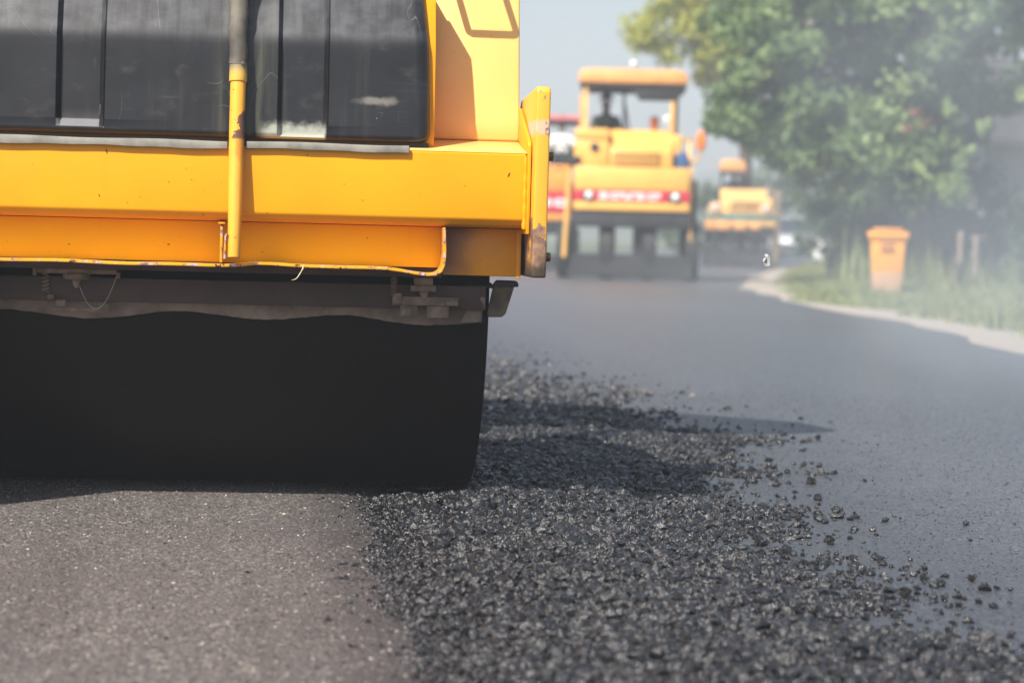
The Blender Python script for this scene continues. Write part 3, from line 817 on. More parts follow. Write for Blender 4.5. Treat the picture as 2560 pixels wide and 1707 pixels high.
# dry straw stuck under the lip
stw = MB().tube([(.1045, 6.350, .6545), (.104, 6.350, .6475), (.100, 6.348, .640), (.094, 6.346, .6295), (.088, 6.345, .621), (.082, 6.345, .6175), (.0745, 6.345, .6165)], [.0022, .0022, .0011, .0016, .0012, .0009, .0004], 6)
tag(stw.build('straw', simple('dry_straw', (.62, .55, .36), .6), None, (0, 0, 0)), 'pale dry straw hanging from the lower lip of the yellow beam', 'straw')
# scrap of clear film in the air
sf = MB()
fp = [(-.010, .016), (-.004, .021), (.004, .017), (.009, .012), (.010, .004), (.008, -.006), (.009, -.014), (.002, -.019), (-.008, -.016), (-.012, -.006), (-.011, .004)]
rf = random.Random(3)
c0 = (1.326, 6.30, .699)
fp = [(a*.85, b*.85) for a, b in fp]
cv = [(c0[0]+a, c0[1]+rf.uniform(-.006, .006), c0[2]+b) for a, b in fp] + [(c0[0]-.002, c0[1]-.004, c0[2]+.008), (c0[0]-.001, c0[1]+.005, c0[2]-.004)]
n = len(fp)
sf.add(cv, [(i, (i+1) % n, n if i < 5 or i > 8 else n+1) for i in range(n)] + [(n, n+1, 5), (n, 9, n+1)])
t = NT('crumpled_film'); t.P(Base_Color=(.40, .41, .40), Roughness=.3)
so = sf.build('plastic_scrap', t.m)
tag(so, 'tiny crumpled scrap of clear film drifting in the air before the far roller', 'plastic scrap')

# ------------------------------------------------------------------ the rollers at work farther down the road
M_rolY = simple('roller_yellow', (.80, .44, .10), .38, 0, .06, 2)
M_rolO = simple('roller_orange', (.78, .33, .06), .42, 0, .10, 2)
M_rolP = simple('roller_faded_yellow', (.74, .43, .14), .5, 0, .18, 3)
M_can = simple('canopy_orange', (.72, .335, .11), .5, 0, .12, 3)
M_red = simple('red_band', (.62, .02, .05), .45, 0, .08, 3)
M_pink = simple('faded_red_roof', (.55, .16, .17), .5, 0, .12, 3)
M_wht = simple('white_print', (.80, .80, .80), .5, 0, .04, 3)
M_teal = simple('teal_band', (.06, .20, .19), .5, 0, .1, 3)
M_gril = simple('grille_shade', (.20, .115, .02), .7, 0, .2, 8)
M_lens = simple('lamp_lens', (.85, .87, .88), .12, 0, .05, 3)
M_dull = simple('dusty_lens', (.55, .46, .40), .4, 0, .1, 4)
M_amb = simple('amber_lens', (.85, .20, .02), .25, 0, .1, 3)
M_blue = simple('blue_plastic', (.03, .09, .25), .45, 0, .1, 3)

def tyre_roller(name, loc, rz, label, c):
    """front faces local -Y; c: dictionary of colours and measures"""
    T = empty(name, loc, rz, label, 'road roller', 'rollers working on the road ahead')
    def p(mb, nm, mat, bevel=.012, parent=T, lb=None):
        o = mb.build(nm, mat, parent, (0,0,0), bevel)
        if lb: o['label'] = lb
        return o
    body, can = c['body'], c['canopy']
    x0, x1 = c['bx']; zb0, zb1 = c['bz']
    L = 4.2
    p(MB().box(x0, x1, 0, L, zb0, zb1), 'body', body, .03)
    # band with lettering too soft to read
    b0, b1 = c['band']
    if c.get('red', True):
        p(MB().box(x0-.005, x1+.005, -.02, .4, b0, b1), 'band', c.get('bandmat', M_red), .006)
        if c.get('letters'):
            lx0, lx1 = c['letters']; k = 10; w = (lx1-lx0)/k; mg = .022 if b1-b0 < .2 else (b1-b0)*.3; h0, h1 = b0+mg, b1-mg
            for q in range(k):
                g = MB(); a = lx0+q*w+.006; e = lx0+(q+1)*w-.006; th = w*.34; hz = (h1-h0)
                g.box(a, a+th, -.027, -.0205, h0, h1)
                if q % 3 != 1: g.box(a+th+.001, e, -.027, -.0205, h1-hz*.3, h1)
                if q % 2 == 0: g.box(a+th+.001, e, -.027, -.0205, h0, h0+hz*.3)
                if q % 3 != 2: g.box(e-th, e, -.027, -.0205, h0+hz*.32, h1-hz*.32)
                p(g, 'letter', M_wht, 0)
    p(MB().box(x0, x1, .0, L, b0-.16, b0-.006), 'bumper', body, .01)
    for lx in c['lamps']:
        r = c.get('lampr', .07)
        h_ = p(MB().box(lx-r*1.5, lx+r*1.5, -.032, -.021, (b0+b1)/2-r*1.05, (b0+b1)/2+r*1.05) if c.get('red', True) else MB().lathe((lx, -.05, c['lampz']), 'y', [(0, r*1.15), (.05, r*1.15)], 16), 'headlight', M_dark, 0)
        zc = (b0+b1)/2 if c.get('red', True) else c['lampz']
        p(MB().ball((lx+r*.2, -.05, zc), r, 8, (1, .45, 1)), 'lens', M_lens, 0, h_)
    # dark chassis, tyres, aprons
    zt = b0-.17
    p(MB().box(x0-.03, x1+.03, .05, L, zt-.26, zt), 'chassis', M_dark, .01)
    rr = (zt-.0)*.43
    for tx in c['tyres']:
        for ty in (.55, L-.55):
            w = p(MB().lathe((tx, ty, rr), 'x', [(-.11, rr*.55), (-.125, rr*.86), (-.09, rr), (.09, rr), (.125, rr*.86), (.11, rr*.55)], 28), 'tyre', M_tyre, 0)
            p(MB().lathe((tx, ty, rr), 'x', [(-.10, rr*.2), (-.10, rr*.54), (.10, rr*.54), (.10, rr*.2)], 16), 'rim', M_rim, 0, w)
    p(MB().box(x0-.08, x1+.08, .12, .14, .04, c['apron']), 'rubber_apron', M_tyre, 0)
    p(MB().box(c['fork']-.08, c['fork']+.08, .3, .8, .38, zt-.26), 'axle_fork', M_dark, .01)
    p(MB().box(x1+.005, x1+.14, .3, L, .06, zb0+.2), 'side_skirt', M_dark, .01)
    # hood
    h0, h1 = c['hx']; hz = c['hz']
    p(MB().prism([(.12, zb1+.002), (.12, hz*.42+zb1*.58), (.62, hz), (1.5, hz), (1.5, zb1+.002)], 'x', h0, h1), 'hood', body, .04)
    if 'grille' in c:
        g0, g1, gz0, gz1 = c['grille']
        gr = p(MB().box(g0, g1, .07, .118, gz0, gz1), 'grille', M_gril, .004)
        ns = 5
        for q in range(ns):
            z = gz0 + (gz1-gz0)*(q+.5)/ns
            p(MB().box(g0+.01, g1-.01, .05, .069, z-.012, z+.012), 'slat', c['body'], .002, gr)
    if 'side' in c:
        s0, s1, s2 = c['side']
        sp = p(MB().box(s0, s1, .14, 1.2, zb1+.002, s2), 'side_panel', body, .05)
        p(MB().lathe((s0+.38*(s1-s0)+.12, .11, s2-.12), 'y', [(0, .075), (.03, .075)], 16), 'air_hole', M_dark, 0)
        p(MB().box(s0-.06, s0+.12, .08, .139, zb1+.04, zb1+.16), 'side_lamp', M_dark, .01)
    # canopy and its posts
    cx0, cx1 = c['cx']; cz0, cz1 = c['cz']
    hgt = cz1-cz0
    cp_ = MB().prism([(cx0, cz0), (cx0-.0, cz0+hgt*.5), (cx0+.06, cz1-.02), (cx0+.2, cz1), (cx1-.2, cz1), (cx1-.05, cz1-.04), (cx1, cz0+hgt*.45), (cx1-.01, cz0)], 'y', c.get('cy0', .4), c.get('cy1', 2.7))
    co = p(cp_, 'canopy', can, .03)
    p(MB().box(cx0+.03, cx1-.03, c.get('cy0', .4)+.03, c.get('cy1', 2.7)-.03, cz0-.055, cz0-.001), 'canopy_lining', M_dark, 0)
    if 'curtain' in c:
        k0, k1, kz = c['curtain']
        p(MB().prism([(k0, cz0-.057), (k1, cz0-.057), (k1-.02, cz0-.1), (k1-.18, kz), (k0+.12, kz)], 'y', c.get('cy0', .4)+.06, c.get('cy0', .4)+.14), 'rolled_curtain', M_dark, .01)
    for (px_, py_, pm) in c['posts']:
        p(MB().box(px_-.036, px_+.036, py_-.035, py_+.035, zb1+.003, cz0-.056), 'canopy_post', pm, .006)
    p(MB().box(c['seat']-.28, c['seat']+.28, 1.75, 2.25, c['seatz']-.12, c['seatz']).box(c['seat']-.26, c['seat']+.26, 2.26, 2.36, c['seatz']-.05, c['seatz']+.5), 'seat', M_dark, .03)
    p(MB().box(x0+.1, x1-.1, 1.501, L-.1, zb1+.002, c['seatz']-.55), 'platform', M_dark, .01)
    sw = MB().tube([(c['seat'], 1.05, c['seatz']-.2), (c['seat'], 1.35, c['seatz']+.22)], .03, 8)
    sw.tube([(c['seat']+.2*math.cos(a), 1.35+.2*math.sin(a)*.8, c['seatz']+.23-.2*math.sin(a)*.4) for a in np.linspace(0, 2*math.pi, 20)], .018, 6)
    p(sw, 'steering_wheel', M_dark, 0)
    return T, p

def person(loc, rz, shirt, hatcol, label, name='person'):
    """seated driver, hands forward on the wheel; loc is the seat top under the hips, facing local -Y"""
    J = [((0, 0, .12), .155), ((0, -.01, .32), .15), ((0, .0, .50), .165), ((0, .0, .60), .085), ((0, -.01, .68), .062), ((0, -.03, .78), .088), ((0, -.035, .86), .085),
         ((.19, 0, .54), .07), ((.25, -.10, .36), .052), ((.17, -.34, .30), .042), ((.13, -.44, .32), .038),
         ((-.19, 0, .54), .07), ((-.25, -.10, .36), .052), ((-.17, -.34, .30), .042), ((-.13, -.44, .32), .038),
         ((.11, -.06, .09), .10), ((.14, -.42, .10), .075), ((.14, -.46, -.30), .052), ((.14, -.58, -.36), .042),
         ((-.11, -.06, .09), .10), ((-.14, -.42, .10), .075), ((-.14, -.46, -.30), .052), ((-.14, -.58, -.36), .042)]
    E = [(0,1),(1,2),(2,3),(3,4),(4,5),(5,6),(2,7),(7,8),(8,9),(9,10),(2,11),(11,12),(12,13),(13,14),(0,15),(15,16),(16,17),(17,18),(0,19),(19,20),(20,21),(21,22)]
    # fingers: thumb and four fingers curled over the wheel rim
    for hnd, s in ((10, 1), (14, -1)):
        hx, hy, hz_ = J[hnd][0]
        for q in range(4):
            b = len(J); fx = hx + (q-1.5)*.021
            J.append(((fx, hy-.045, hz_+.012), .0095)); J.append(((fx, hy-.075+.004*abs(q-1), hz_-.012), .0085)); J.append(((fx, hy-.062, hz_-.036), .0075))
            E += [(hnd, b), (b, b+1), (b+1, b+2)]
        b = len(J); J.append(((hx-.045*s, hy-.02, hz_+.0), .0105)); J.append(((hx-.050*s, hy-.05, hz_-.014), .009)); E += [(hnd, b), (b, b+1)]
    me = bpy.data.meshes.new(name); me.from_pydata([j[0] for j in J], E, [])
    ob = bpy.data.objects.new(name, me); COL.objects.link(ob)
    md = ob.modifiers.new('skin', 'SKIN'); md.use_smooth_shade = True
    for i, sv in enumerate(me.skin_vertices[0].data):
        sv.radius = (J[i][1], J[i][1]*(.8 if i < 3 else 1)); sv.use_root = (i == 0)
    ob.modifiers.new('sub', 'SUBSURF').levels = 1
    bpy.context.view_layer.update()
    dg = bpy.context.evaluated_depsgraph_get()
    me2 = bpy.data.meshes.new_from_object(ob.evaluated_get(dg))
    ob.modifiers.clear(); ob.data = me2; bpy.data.meshes.remove(me)
    me2.name = name
    for mt in (shirt, M_skin, M_trou): me2.materials.append(mt)
    for f in me2.polygons:
        cx, cy, cz = f.center
        f.use_smooth = True
        f.material_index = 1 if (cz > .66 or (cy < -.38 and cz > .22)) else (2 if cz < .20 else 0)
    # face relief: nose and brow are pulled out of the head itself
    for v in me2.vertices:
        x, y, z = v.co
        if z > .72 and y < -.06:
            v.co.y -= .022*math.exp(-((x/.016)**2 + ((z-.80)/.028)**2)) + .008*math.exp(-((z-.845)/.012)**2)*math.exp(-(x/.05)**2) - .008*math.exp(-((abs(x)-.032)/.014)**2-((z-.825)/.012)**2)
    ob.location = loc; ob.rotation_euler = (0, 0, rz)
    hat = MB().lathe((0, -.03, 0), 'z', [(.868, .17), (.874, .172), (.885, .105), (.93, .098), (.965, .075), (.975, .01)], 20)
    hat.build('hat', hatcol, ob)
    for sx in (-1, 1):
        MB().ball((sx*.084, -.025, .80), .028, 6, (.4, .7, 1.1)).build('ear', M_skin, ob)
    tag(ob, label, 'person')
    return ob
M_skin = simple('skin', (.22, .12, .075), .5, 0, .08, 6)
M_trou = simple('dark_trousers', (.03, .032, .045), .8)
M_shA = simple('drab_shirt', (.07, .065, .05), .85)
M_shW = simple('white_shirt', (.78, .78, .76), .8, 0, .05)
M_shD = simple('navy_shirt', (.03, .036, .05), .85)
M_hat = simple('dark_hat', (.025, .022, .022), .85)

yw = -R(8.6)
c1 = dict(body=M_rolY, canopy=M_can, bx=(-.98, .93), bz=(1.465, 1.86), band=(1.30, 1.46), letters=(-.56, .46), lamps=(-.74, .69), lampr=.066,
          tyres=(-1.12, -.42, .29, 1.0), apron=.42, fork=.10, hx=(-.40, .64), hz=2.50, grille=(-.33, .42, 1.90, 2.12), side=(-1.0, -.41, 2.30),
          cx=(-.96, .87), cz=(3.26, 3.50), curtain=(-.06, .85, 2.98), posts=[(-.83, .5, M_rolP), (.62, .5, M_rolP), (-.93, 2.5, M_can), (.72, 2.5, M_rolP)], seat=-.50, seatz=2.20)
T1, p1 = tyre_roller('tyre_roller', (6.05, 39.6, 0), yw, 'yellow roller with orange canopy and red lettered band, at work mid-road', c1)
p1(MB().box(-.99, -.41, .14, .9, 2.302, 2.49), 'cowl', M_rolY, .04)
p1(MB().box(.641, .80, .3, .9, 2.05, 2.42), 'cowl', M_rolY, .04)
bc = p1(MB().lathe((.33, .9, 0), 'z', [(2.501, .06), (2.56, .06)], 12), 'beacon_base', M_can, 0)
p1(MB().lathe((.33, .9, 0), 'z', [(2.561, .075), (2.70, .075), (2.74, .05), (2.75, .01)], 14), 'beacon', M_amb, 0)
p1(MB().tube([(-.17, .6, 2.5), (-.20, .6, 3.2)], .03, 6).tube([(-.09, .6, 2.5), (-.17, .6, 2.9)], .02, 6), 'exhaust_pipe', M_dark, 0)
p1(MB().box(.885, .955, .35, .42, 1.87, 2.32).box(.655, .955, .35, .42, 2.32, 2.37), 'hand_rail', M_rolY, .006)
arm = p1(MB().tube([(.97, .3, 1.95), (1.08, .25, 2.05), (1.11, .22, 2.12)], .022, 6), 'mirror_arm', M_rolY, 0)
p1(MB().ball((1.10, .2, 2.32), .17, 8, (.5, .25, 1.05)), 'mirror', M_amb, 0)
p1(MB().tube([(-1.11, .02, .35), (-1.08, .02, 1.15), (-1.05, .05, 1.8)], .04, 8), 'marker_rod', M_rolY, 0)
p1(MB().box(.945, .985, .1, .16, .3, 1.9), 'marker_rod', M_rolP, .005)
for (gx_, gy_, gz_) in ((-.05, .42, 3.50), (.53, .5, 2.60)):  # white balls added to stand in for bright sun glints
    p1(MB().lathe((gx_, gy_, 0), 'z', [(gz_+.001, .03), (gz_+.03, .03)], 10).ball((gx_, gy_, gz_+.085), .058, 8), 'glint_ball', M_lens, 0)
Mw = Matrix.Translation((6.05, 39.6, 0)) @ Matrix.Rotation(yw, 4, 'Z')
person(Mw @ Vector((-.50, 2.0, 2.20)), yw, M_shA, M_hat, 'person in drab shirt and dark hat driving the yellow roller mid-road')
jug = MB().prism([(.70, 1.862), (.91, 1.862), (.91, 2.06), (.86, 2.14), (.74, 2.14), (.70, 2.08)], 'y', .25, .42)
jg = jug.build('water_jug', M_blue, None, (.80, .33, 1.862), .02); jg.location = Mw @ Vector((.80, .33, 1.862)); jg.rotation_euler = (0, 0, yw)
tag(jg, 'blue plastic jug standing on the right shoulder of the yellow roller', 'jug')

c2 = dict(c1, cy0=1.72, cy1=3.2, body=M_rolO, canopy=M_pink, cz=(3.06, 3.17), curtain=(-.9, -.3, 2.95), letters=(-.6, .93), lamps=(-.8,), band=(1.14, 1.55), bz=(1.555, 2.0), hz=2.45, grille=(-.33, .42, 2.02, 2.2), cx=(-1.2, 1.25), seat=.72, seatz=2.22, apron=.30,
          posts=[(-1.0, 1.9, M_rolO), (1.12, 3.0, M_dark), (-1.0, 3.0, M_rolO)], hx=(-.9, .30), side=(.31, .93, 2.1))
c2['grille'] = (-.7, .1, 2.02, 2.2)
xx = 5.17
T2, p2 = tyre_roller('tyre_roller', (xx, 48.2, 0), -R(7.0), 'orange roller with pinkish red roof, half hidden behind the yellow machines', c2)
Mw2 = Matrix.Translation((xx, 48.2, 0)) @ Matrix.Rotation(-R(7.0), 4, 'Z')
person(Mw2 @ Vector((.72, 2.0, 2.22)), -R(7), M_shW, M_hat, 'person in white shirt driving the orange roller with the red roof')

c3 = dict(body=M_rolP, canopy=M_can, bx=(-.87, .88), bz=(1.32, 1.38), band=(1.185, 1.315), bandmat=M_teal, letters=None, lamps=(), red=True,
          tyres=(-.80, -.45, -.12, .22, .60), apron=.36, fork=.05, hx=(-.52, .80), hz=1.98, grille=(-.26, .54, 1.40, 1.66),
          cx=(-.56, .12), cz=(2.42, 2.72), cy0=.5, cy1=1.9, posts=[(-.48, 1.7, M_dark), (.05, 1.7, M_dark)], seat=-.16, seatz=1.58)
T3, p3 = tyre_roller('tyre_roller', (11.95, 60.2, 0), -R(10.5), 'small faded yellow roller with teal band, farthest along the bend', c3)
for lx in (-.64, .63):
    hh = p3(MB().lathe((lx, -.06, 1.46), 'y', [(0, .17), (.10, .15)], 16), 'headlight', M_rolP, 0)
    p3(MB().ball((lx, -.07, 1.46), .12, 8, (1, .4, 1)), 'lens', M_dull, 0, hh)
p3(MB().box(-.88, -.62, -.05, .0, .93, 1.16).box(-.60, -.22, -.05, .0, .93, 1.16).box(-.14, .16, -.05, .0, .93, 1.14).box(.26, .50, -.05, .0, .95, 1.10), 'bumper_pad', M_can, .01)
p3(MB().box(.84, 1.0, .05, .2, .1, 1.95), 'corner_post', simple('dusty_brown', (.20, .15, .10), .7), .01)
p3(MB().tube([(.70, .3, 1.38), (.70, .3, 2.15)], .045, 8), 'exhaust_pipe', M_rim, 0)
Mw3 = Matrix.Translation((11.95, 60.2, 0)) @ Matrix.Rotation(-R(10.5), 4, 'Z')
person(Mw3 @ Vector((-.16, 2.0, 1.58)), -R(10.5), M_shD, M_hat, 'person in dark clothes driving the small roller farthest along the bend')

# ------------------------------------------------------------------ roadside bin
BN = empty('wheelie_bin', (8.32, 31.75, 0), -R(14), 'orange wheeled rubbish bin with paler lower half, on the grass verge', 'bin')
def taper(x0, x1, y0, y1, z0, X0, X1, Y0, Y1, Z):
    m = MB(); m.add([(x0,y0,z0),(x1,y0,z0),(x1,y1,z0),(x0,y1,z0),(X0,Y0,Z),(X1,Y0,Z),(X1,Y1,Z),(X0,Y1,Z)], [(0,3,2,1),(4,5,6,7),(0,1,5,4),(1,2,6,5),(2,3,7,6),(3,0,4,7)]); return m
t = NT('bin_orange'); z = t.sep()[2]; nn = t.noise(5, 4)
t.P(Base_Color=t.mix(t.step(t.mth('ADD', z, t.mth('MULTIPLY', nn, .14)), .36, .46), t.mix(nn, (.60, .36, .20), (.72, .44, .26)), (.80, .335, .03)), Roughness=.5)
M_bin = t.m
taper(-.19, .19, -.19, .16, .045, -.235, .235, -.26, .23, .76).build('body', M_bin, BN, (0,0,0), .02)
MB().box(-.262, .262, -.285, .255, .762, .80).build('rim', M_bin, BN, (0,0,0), .012)
lid_ = MB().prism([(-.30, .802), (-.31, .835), (-.24, .87), (.15, .885), (.26, .85), (.27, .802)], 'x', -.275, .275).build('lid', M_bin, BN, (0,0,0), .02)
MB().box(-.20, .20, -.24, .12, .886, .925).build('lid_panel', M_bin, lid_, (0,0,0), .02)
MB().box(-.09, .09, -.262, -.245, .60, .75).build('front_recess', simple('bin_shade', (.45, .17, .02), .6), BN, (0,0,0), .01)
MB().tube([(-.24, .285, .83), (.24, .285, .83)], .016, 8).build('handle', M_bin, BN)
for sx in (-1, 1):
    MB().lathe((sx*.21, .19, .09), 'x', [(-.025, .03), (-.025, .085), (-.015, .09), (.015, .09), (.025, .085), (.025, .03)], 20).build('wheel', M_tyre, BN)

# ------------------------------------------------------------------ vegetation
M_leafD = leaf_mat('leaf_deep', (.036, .072, .030), (.110, .180, .062), (.27, .34, .125))
M_leafY = leaf_mat('leaf_yellow_green', (.14, .17, .02), (.30, .32, .03), (.44, .42, .05))
M_leafS = leaf_mat('leaf_shrub', (.022, .045, .022), (.05, .085, .034), (.11, .15, .055))
M_leafO = leaf_mat('leaf_brown', (.12, .05, .03), (.20, .08, .05), (.30, .13, .08))
M_bark = simple('bark', (.085, .06, .045), .9, 0, .4, 12)

def leaves(name, centers, radii, per, size, mat, parent=None, seed=0, droop=.3, bright=0.0, off=(0,0,0)):
    r = np.random.default_rng(seed)
    C = np.asarray(centers, float); nC = len(C); n = nC*per
    d = r.normal(size=(n, 3)); d /= np.linalg.norm(d, axis=1)[:, None]
    rad = np.repeat(np.asarray(radii, float), per)
    P = np.repeat(C, per, 0) + d*(rad*r.random(n)**.45)[:, None]*np.array([1, 1, .8])
    nrm = d + r.normal(0, .5, (n, 3)) + np.array([-.25, -.35, .5]); nrm /= np.linalg.norm(nrm, axis=1)[:, None]
    a = np.cross(nrm, r.normal(size=(n, 3))); a[:, 2] -= droop*np.linalg.norm(a, axis=1); a /= np.linalg.norm(a, axis=1)[:, None]
    b = np.cross(nrm, a); b /= np.linalg.norm(b, axis=1)[:, None]
    s = size*np.exp(r.normal(0, .25, n))[:, None]
    V = np.stack([P - a*s*.5, P + b*s*.27 - a*s*.02, P + a*s*.5 - nrm*s*.10, P - b*s*.27 - a*s*.02], 1).reshape(-1, 3) - np.array(off)
    F = np.arange(n*4).reshape(n, 4)
    cl = np.repeat(r.uniform(-.18, .18, nC), per)
    tint = np.clip(.5 + cl + r.normal(0, .20, n) + bright, 0, 1)
    me = np_mesh(name, V, F, mat, tint)
    o = bpy.data.objects.new(name, me); COL.objects.link(o)
    if parent: o.parent = parent
    return o

def shell(ells, n, seed, fill=.2, keep=None):
    """clump centres on and in a union of ellipsoids"""
    r = np.random.default_rng(seed); out = []
    vol = np.array([e[3]*e[4]*e[5] for e in ells])**.67; pr = vol/vol.sum()
    while len(out) < n:
        e = ells[r.choice(len(ells), p=pr)]
        d = r.normal(size=3); d /= np.linalg.norm(d)
        k = r.uniform(.82, 1.05) if r.random() > fill else r.uniform(.2, .85)
        p_ = np.array(e[:3]) + d*np.array(e[3:6])*k
        if keep is None or keep(p_): out.append(p_)
    return out

def tree(name, base, label, trunk, limbs, cl, rad, per, size, mat, seed, group='trees beside the road', bright=0.0):
    T = empty(name, base, 0, label, 'tree', group)
    tk = MB(); tk.tube([(p[0], p[1], p[2]) for p in trunk[0]], trunk[1], 12)
    to = tk.build('trunk', M_bark, T, base)
    for i, lb in enumerate(limbs):
        MB().tube(lb[0], lb[1], 8).build('limb', M_bark, to, base)
    leaves('crown', cl, [rad*random.uniform(.75, 1.3) for _ in cl], per, size, mat, T, seed, off=base, bright=bright)
    return T

# big dark tree that overhangs the right of the road
E1 = [(8.9, 37.5, 3.4, 2.2, 2.2, 1.9), (7.9, 36.6, 3.3, 1.25, 1.4, 1.2), (10.6, 38, 4.4, 2.6, 2.2, 2.0), (9.0, 36.5, 2.0, 1.25, 1.3, .75), (9.7, 36.4, 1.35, .9, 1.0, .55), (8.6, 37.2, 5.2, 1.7, 2, 1.5), (8.2, 36.9, 1.9, .75, .8, .6)]
cl1 = shell(E1, 390, 3, .2, lambda q: q[0] > 7.0 and q[2] > np.interp(q[0], [6.4, 6.9, 7.3, 7.9, 8.6, 9.35, 10.1, 12], [3.1, 2.85, 2.2, 2.0, 1.5, 1.2, 1.5, 1.9]))
base1 = (10.3, 37.6, 0)
tree('broadleaf_tree', base1, 'big dark green broadleaf tree overhanging the road above the orange bin',
     ([(10.3, 37.6, -.1), (10.32, 37.6, .8), (10.2, 37.5, 1.7), (9.9, 37.4, 3.0), (9.5, 37.4, 4.2)], [.26, .21, .19, .14, .08]),
     [([(10.2, 37.5, 1.6), (9.4, 37.0, 2.3), (8.5, 36.7, 3.0)], [.12, .08, .03]), ([(10.1, 37.5, 2.1), (10.9, 37.6, 3.3), (11.5, 37.8, 4.4)], [.12, .08, .03]), ([(10.25, 37.5, 1.2), (9.8, 36.7, 1.5), (9.2, 36.3, 1.8)], [.09, .05, .02])],
     cl1, .36, 130, .145, M_leafD, 3)
# yellow-green tree behind it, over the canopy of the roller
E2 = [(10.8, 62, 6.9, 1.3, 1.2, 1.6), (9.9, 61.6, 5.8, .65, .7, .65), (11.6, 62, 6.2, 1.2, 1.2, 1.5), (12.4, 62.5, 7.4, 1.8, 1.6, 1.8)]
base2 = (12.6, 62.6, 0)
tree('yellow_green_tree', base2, 'yellow green tree rising behind the orange roller canopy', ([(12.6, 62.6, -.1), (12.5, 62.5, 3), (12.0, 62.3, 5.5), (11.6, 62.1, 7.2)], [.22, .17, .12, .05]),
     [([(12.3, 62.4, 4.2), (11.2, 62.0, 5.6), (10.1, 61.7, 5.9)], [.09, .05, .02])], shell(E2, 150, 8), .42, 95, .17, M_leafY, 8, bright=.1)
# shaded tree at the far right, large hanging leaves
E3 = [(12.6, 35.5, 4.3, 2.4, 1.8, 1.5), (11.2, 34.2, 4.6, 1.6, 1.2, .9), (13.6, 35, 3.6, 1.5, 1.5, .8)]
base3 = (12.2, 36.2, 0)
tree('shade_tree', base3, 'leaning shade tree with large hanging leaves before the grey house', ([(12.2, 36.2, -.1), (12.15, 36.2, 1.4), (12.0, 36.1, 2.8), (12.3, 35.8, 4.2)], [.24, .20, .16, .08]),
     [([(12.0, 36.1, 2.6), (11.2, 35.0, 3.7), (10.6, 34.3, 4.4)], [.10, .06, .02])], shell(E3, 130, 21), .40, 70, .20, M_leafD, 21)
hang = [(9.47, 33, 2.62), (9.5, 33.2, 2.25), (9.72, 33, 2.05), (9.62, 33, 1.86), (9.30, 33, 1.55), (10.6, 33.4, 2.9), (9.1, 33, 1.72), (9.98, 33, 2.35)]
sp = leaves('hanging_leaves', hang, [.13]*len(hang), 14, .20, M_leafD, None, 5, 1.0, .25, off=base3); sp.parent = bpy.data.objects['shade_tree']
sp2 = leaves('brown_leaves', [(9.15, 33.5, 2.55), (9.02, 33.5, 2.35), (9.28, 33.5, 2.42)], [.10]*3, 16, .11, M_leafO, None, 6, .8, off=base3); sp2.parent = bpy.data.objects['shade_tree']

def shrub(base, ells, n, rad, per, size, mat, seed, label, name='shrub', bright=0.0):
    S_ = empty(name, base, 0, label, 'shrub', 'shrubs behind the verge')
    st = MB()
    rs_ = random.Random(seed)
    for e in ells: st.tube([(base[0]+rs_.uniform(-.1, .1), base[1], -.05), ((base[0]+e[0])/2, (base[1]+e[1])/2, e[2]*.5), (e[0], e[1], e[2]+e[5]*.4)], [.04, .03, .01], 6)
    st.build('stem', M_bark, S_, base)
    leaves('foliage', shell(ells, n, seed), [rad*rs_.uniform(.8, 1.25) for _ in range(n)], per, size, mat, S_, seed, off=base, bright=bright)
shrub((11.9, 34.0, 0), [(11.6, 34, .75, .9, .8, .75), (12.6, 34.4, .8, 1.1, .8, .8)], 70, .30, 80, .11, M_leafS, 31, 'dark bushy shrub at the right edge in front of the grey house')
shrub((10.6, 40.2, 0), [(10.4, 40, .9, 1.1, .8, .9), (11.6, 40.4, 1.2, 1.1, .8, 1.1)], 80, .34, 75, .13, M_leafS, 32, 'deep green shrub behind the big tree trunk')
shrub((13.4, 43.0, 0), [(13.2, 43, .7, 1.2, .9, .65), (14.8, 43.2, .6, 1.2, .9, .55), (11.7, 43, 2.0, 1.0, .9, 1.2)], 100, .38, 70, .14, M_leafS, 33, 'tall shadowed shrub against the grey house wall')
shrub((12.4, 50.0, 0), [(12.0, 50, 1.6, .9, .9, 1.5), (13.4, 50.5, 2.2, 1.3, 1, 2.1)], 90, .42, 70, .15, M_leafS, 34, 'tall shrub seen under the overhanging boughs of the big tree')
shrub((17.6, 88.0, 0), [(16.5, 88, 1.2, 2.2, 1.2, 1.2), (19.5, 88.5, 1.6, 2.4, 1.2, 1.6)], 70, .6, 60, .24, M_leafS, 35, 'far hazy shrub at the bend beyond the small roller')

# grass on the verge
t = NT('grass_blades'); a = t.attr('tint')
t.P(Base_Color=t.ramp(a, [(0, (.08, .12, .035)), (.6, (.19, .22, .07)), (1, (.36, .35, .15))]), Roughness=.6)
M_grass = t.m
n = 130000
gy = 14 + 66*rng.random(n)**1.6
lo = interp(OUT, gy) - .22 + .2*np.sin(gy*1.9)*np.sin(gy*.7) + rng.normal(0, .08, n)
gx_ = lo + .05 + (np.minimum(.36*gy+1.2-lo, 9.0)).clip(.2)*rng.random(n)
hh = rng.uniform(.05, .16, n)*(1+.7*np.sin(gx_*2.1)*np.sin(gy*.9))*np.clip((gx_-lo)/.6+.35, .35, 1.2)
ang = rng.uniform(0, 2*math.pi, n); w = .010+.012*rng.random(n)
dx, dy = np.cos(ang)*w, np.sin(ang)*w
lx_, ly_ = rng.normal(0, .4, n)*hh, rng.normal(0, .4, n)*hh
tall = (rng.random(n) < .16) & (gx_ > lo+.9) & (gy > 33.2); hh = np.where(tall, hh*3.2+.1, hh); dx = np.where(tall, dx*1.3, dx)
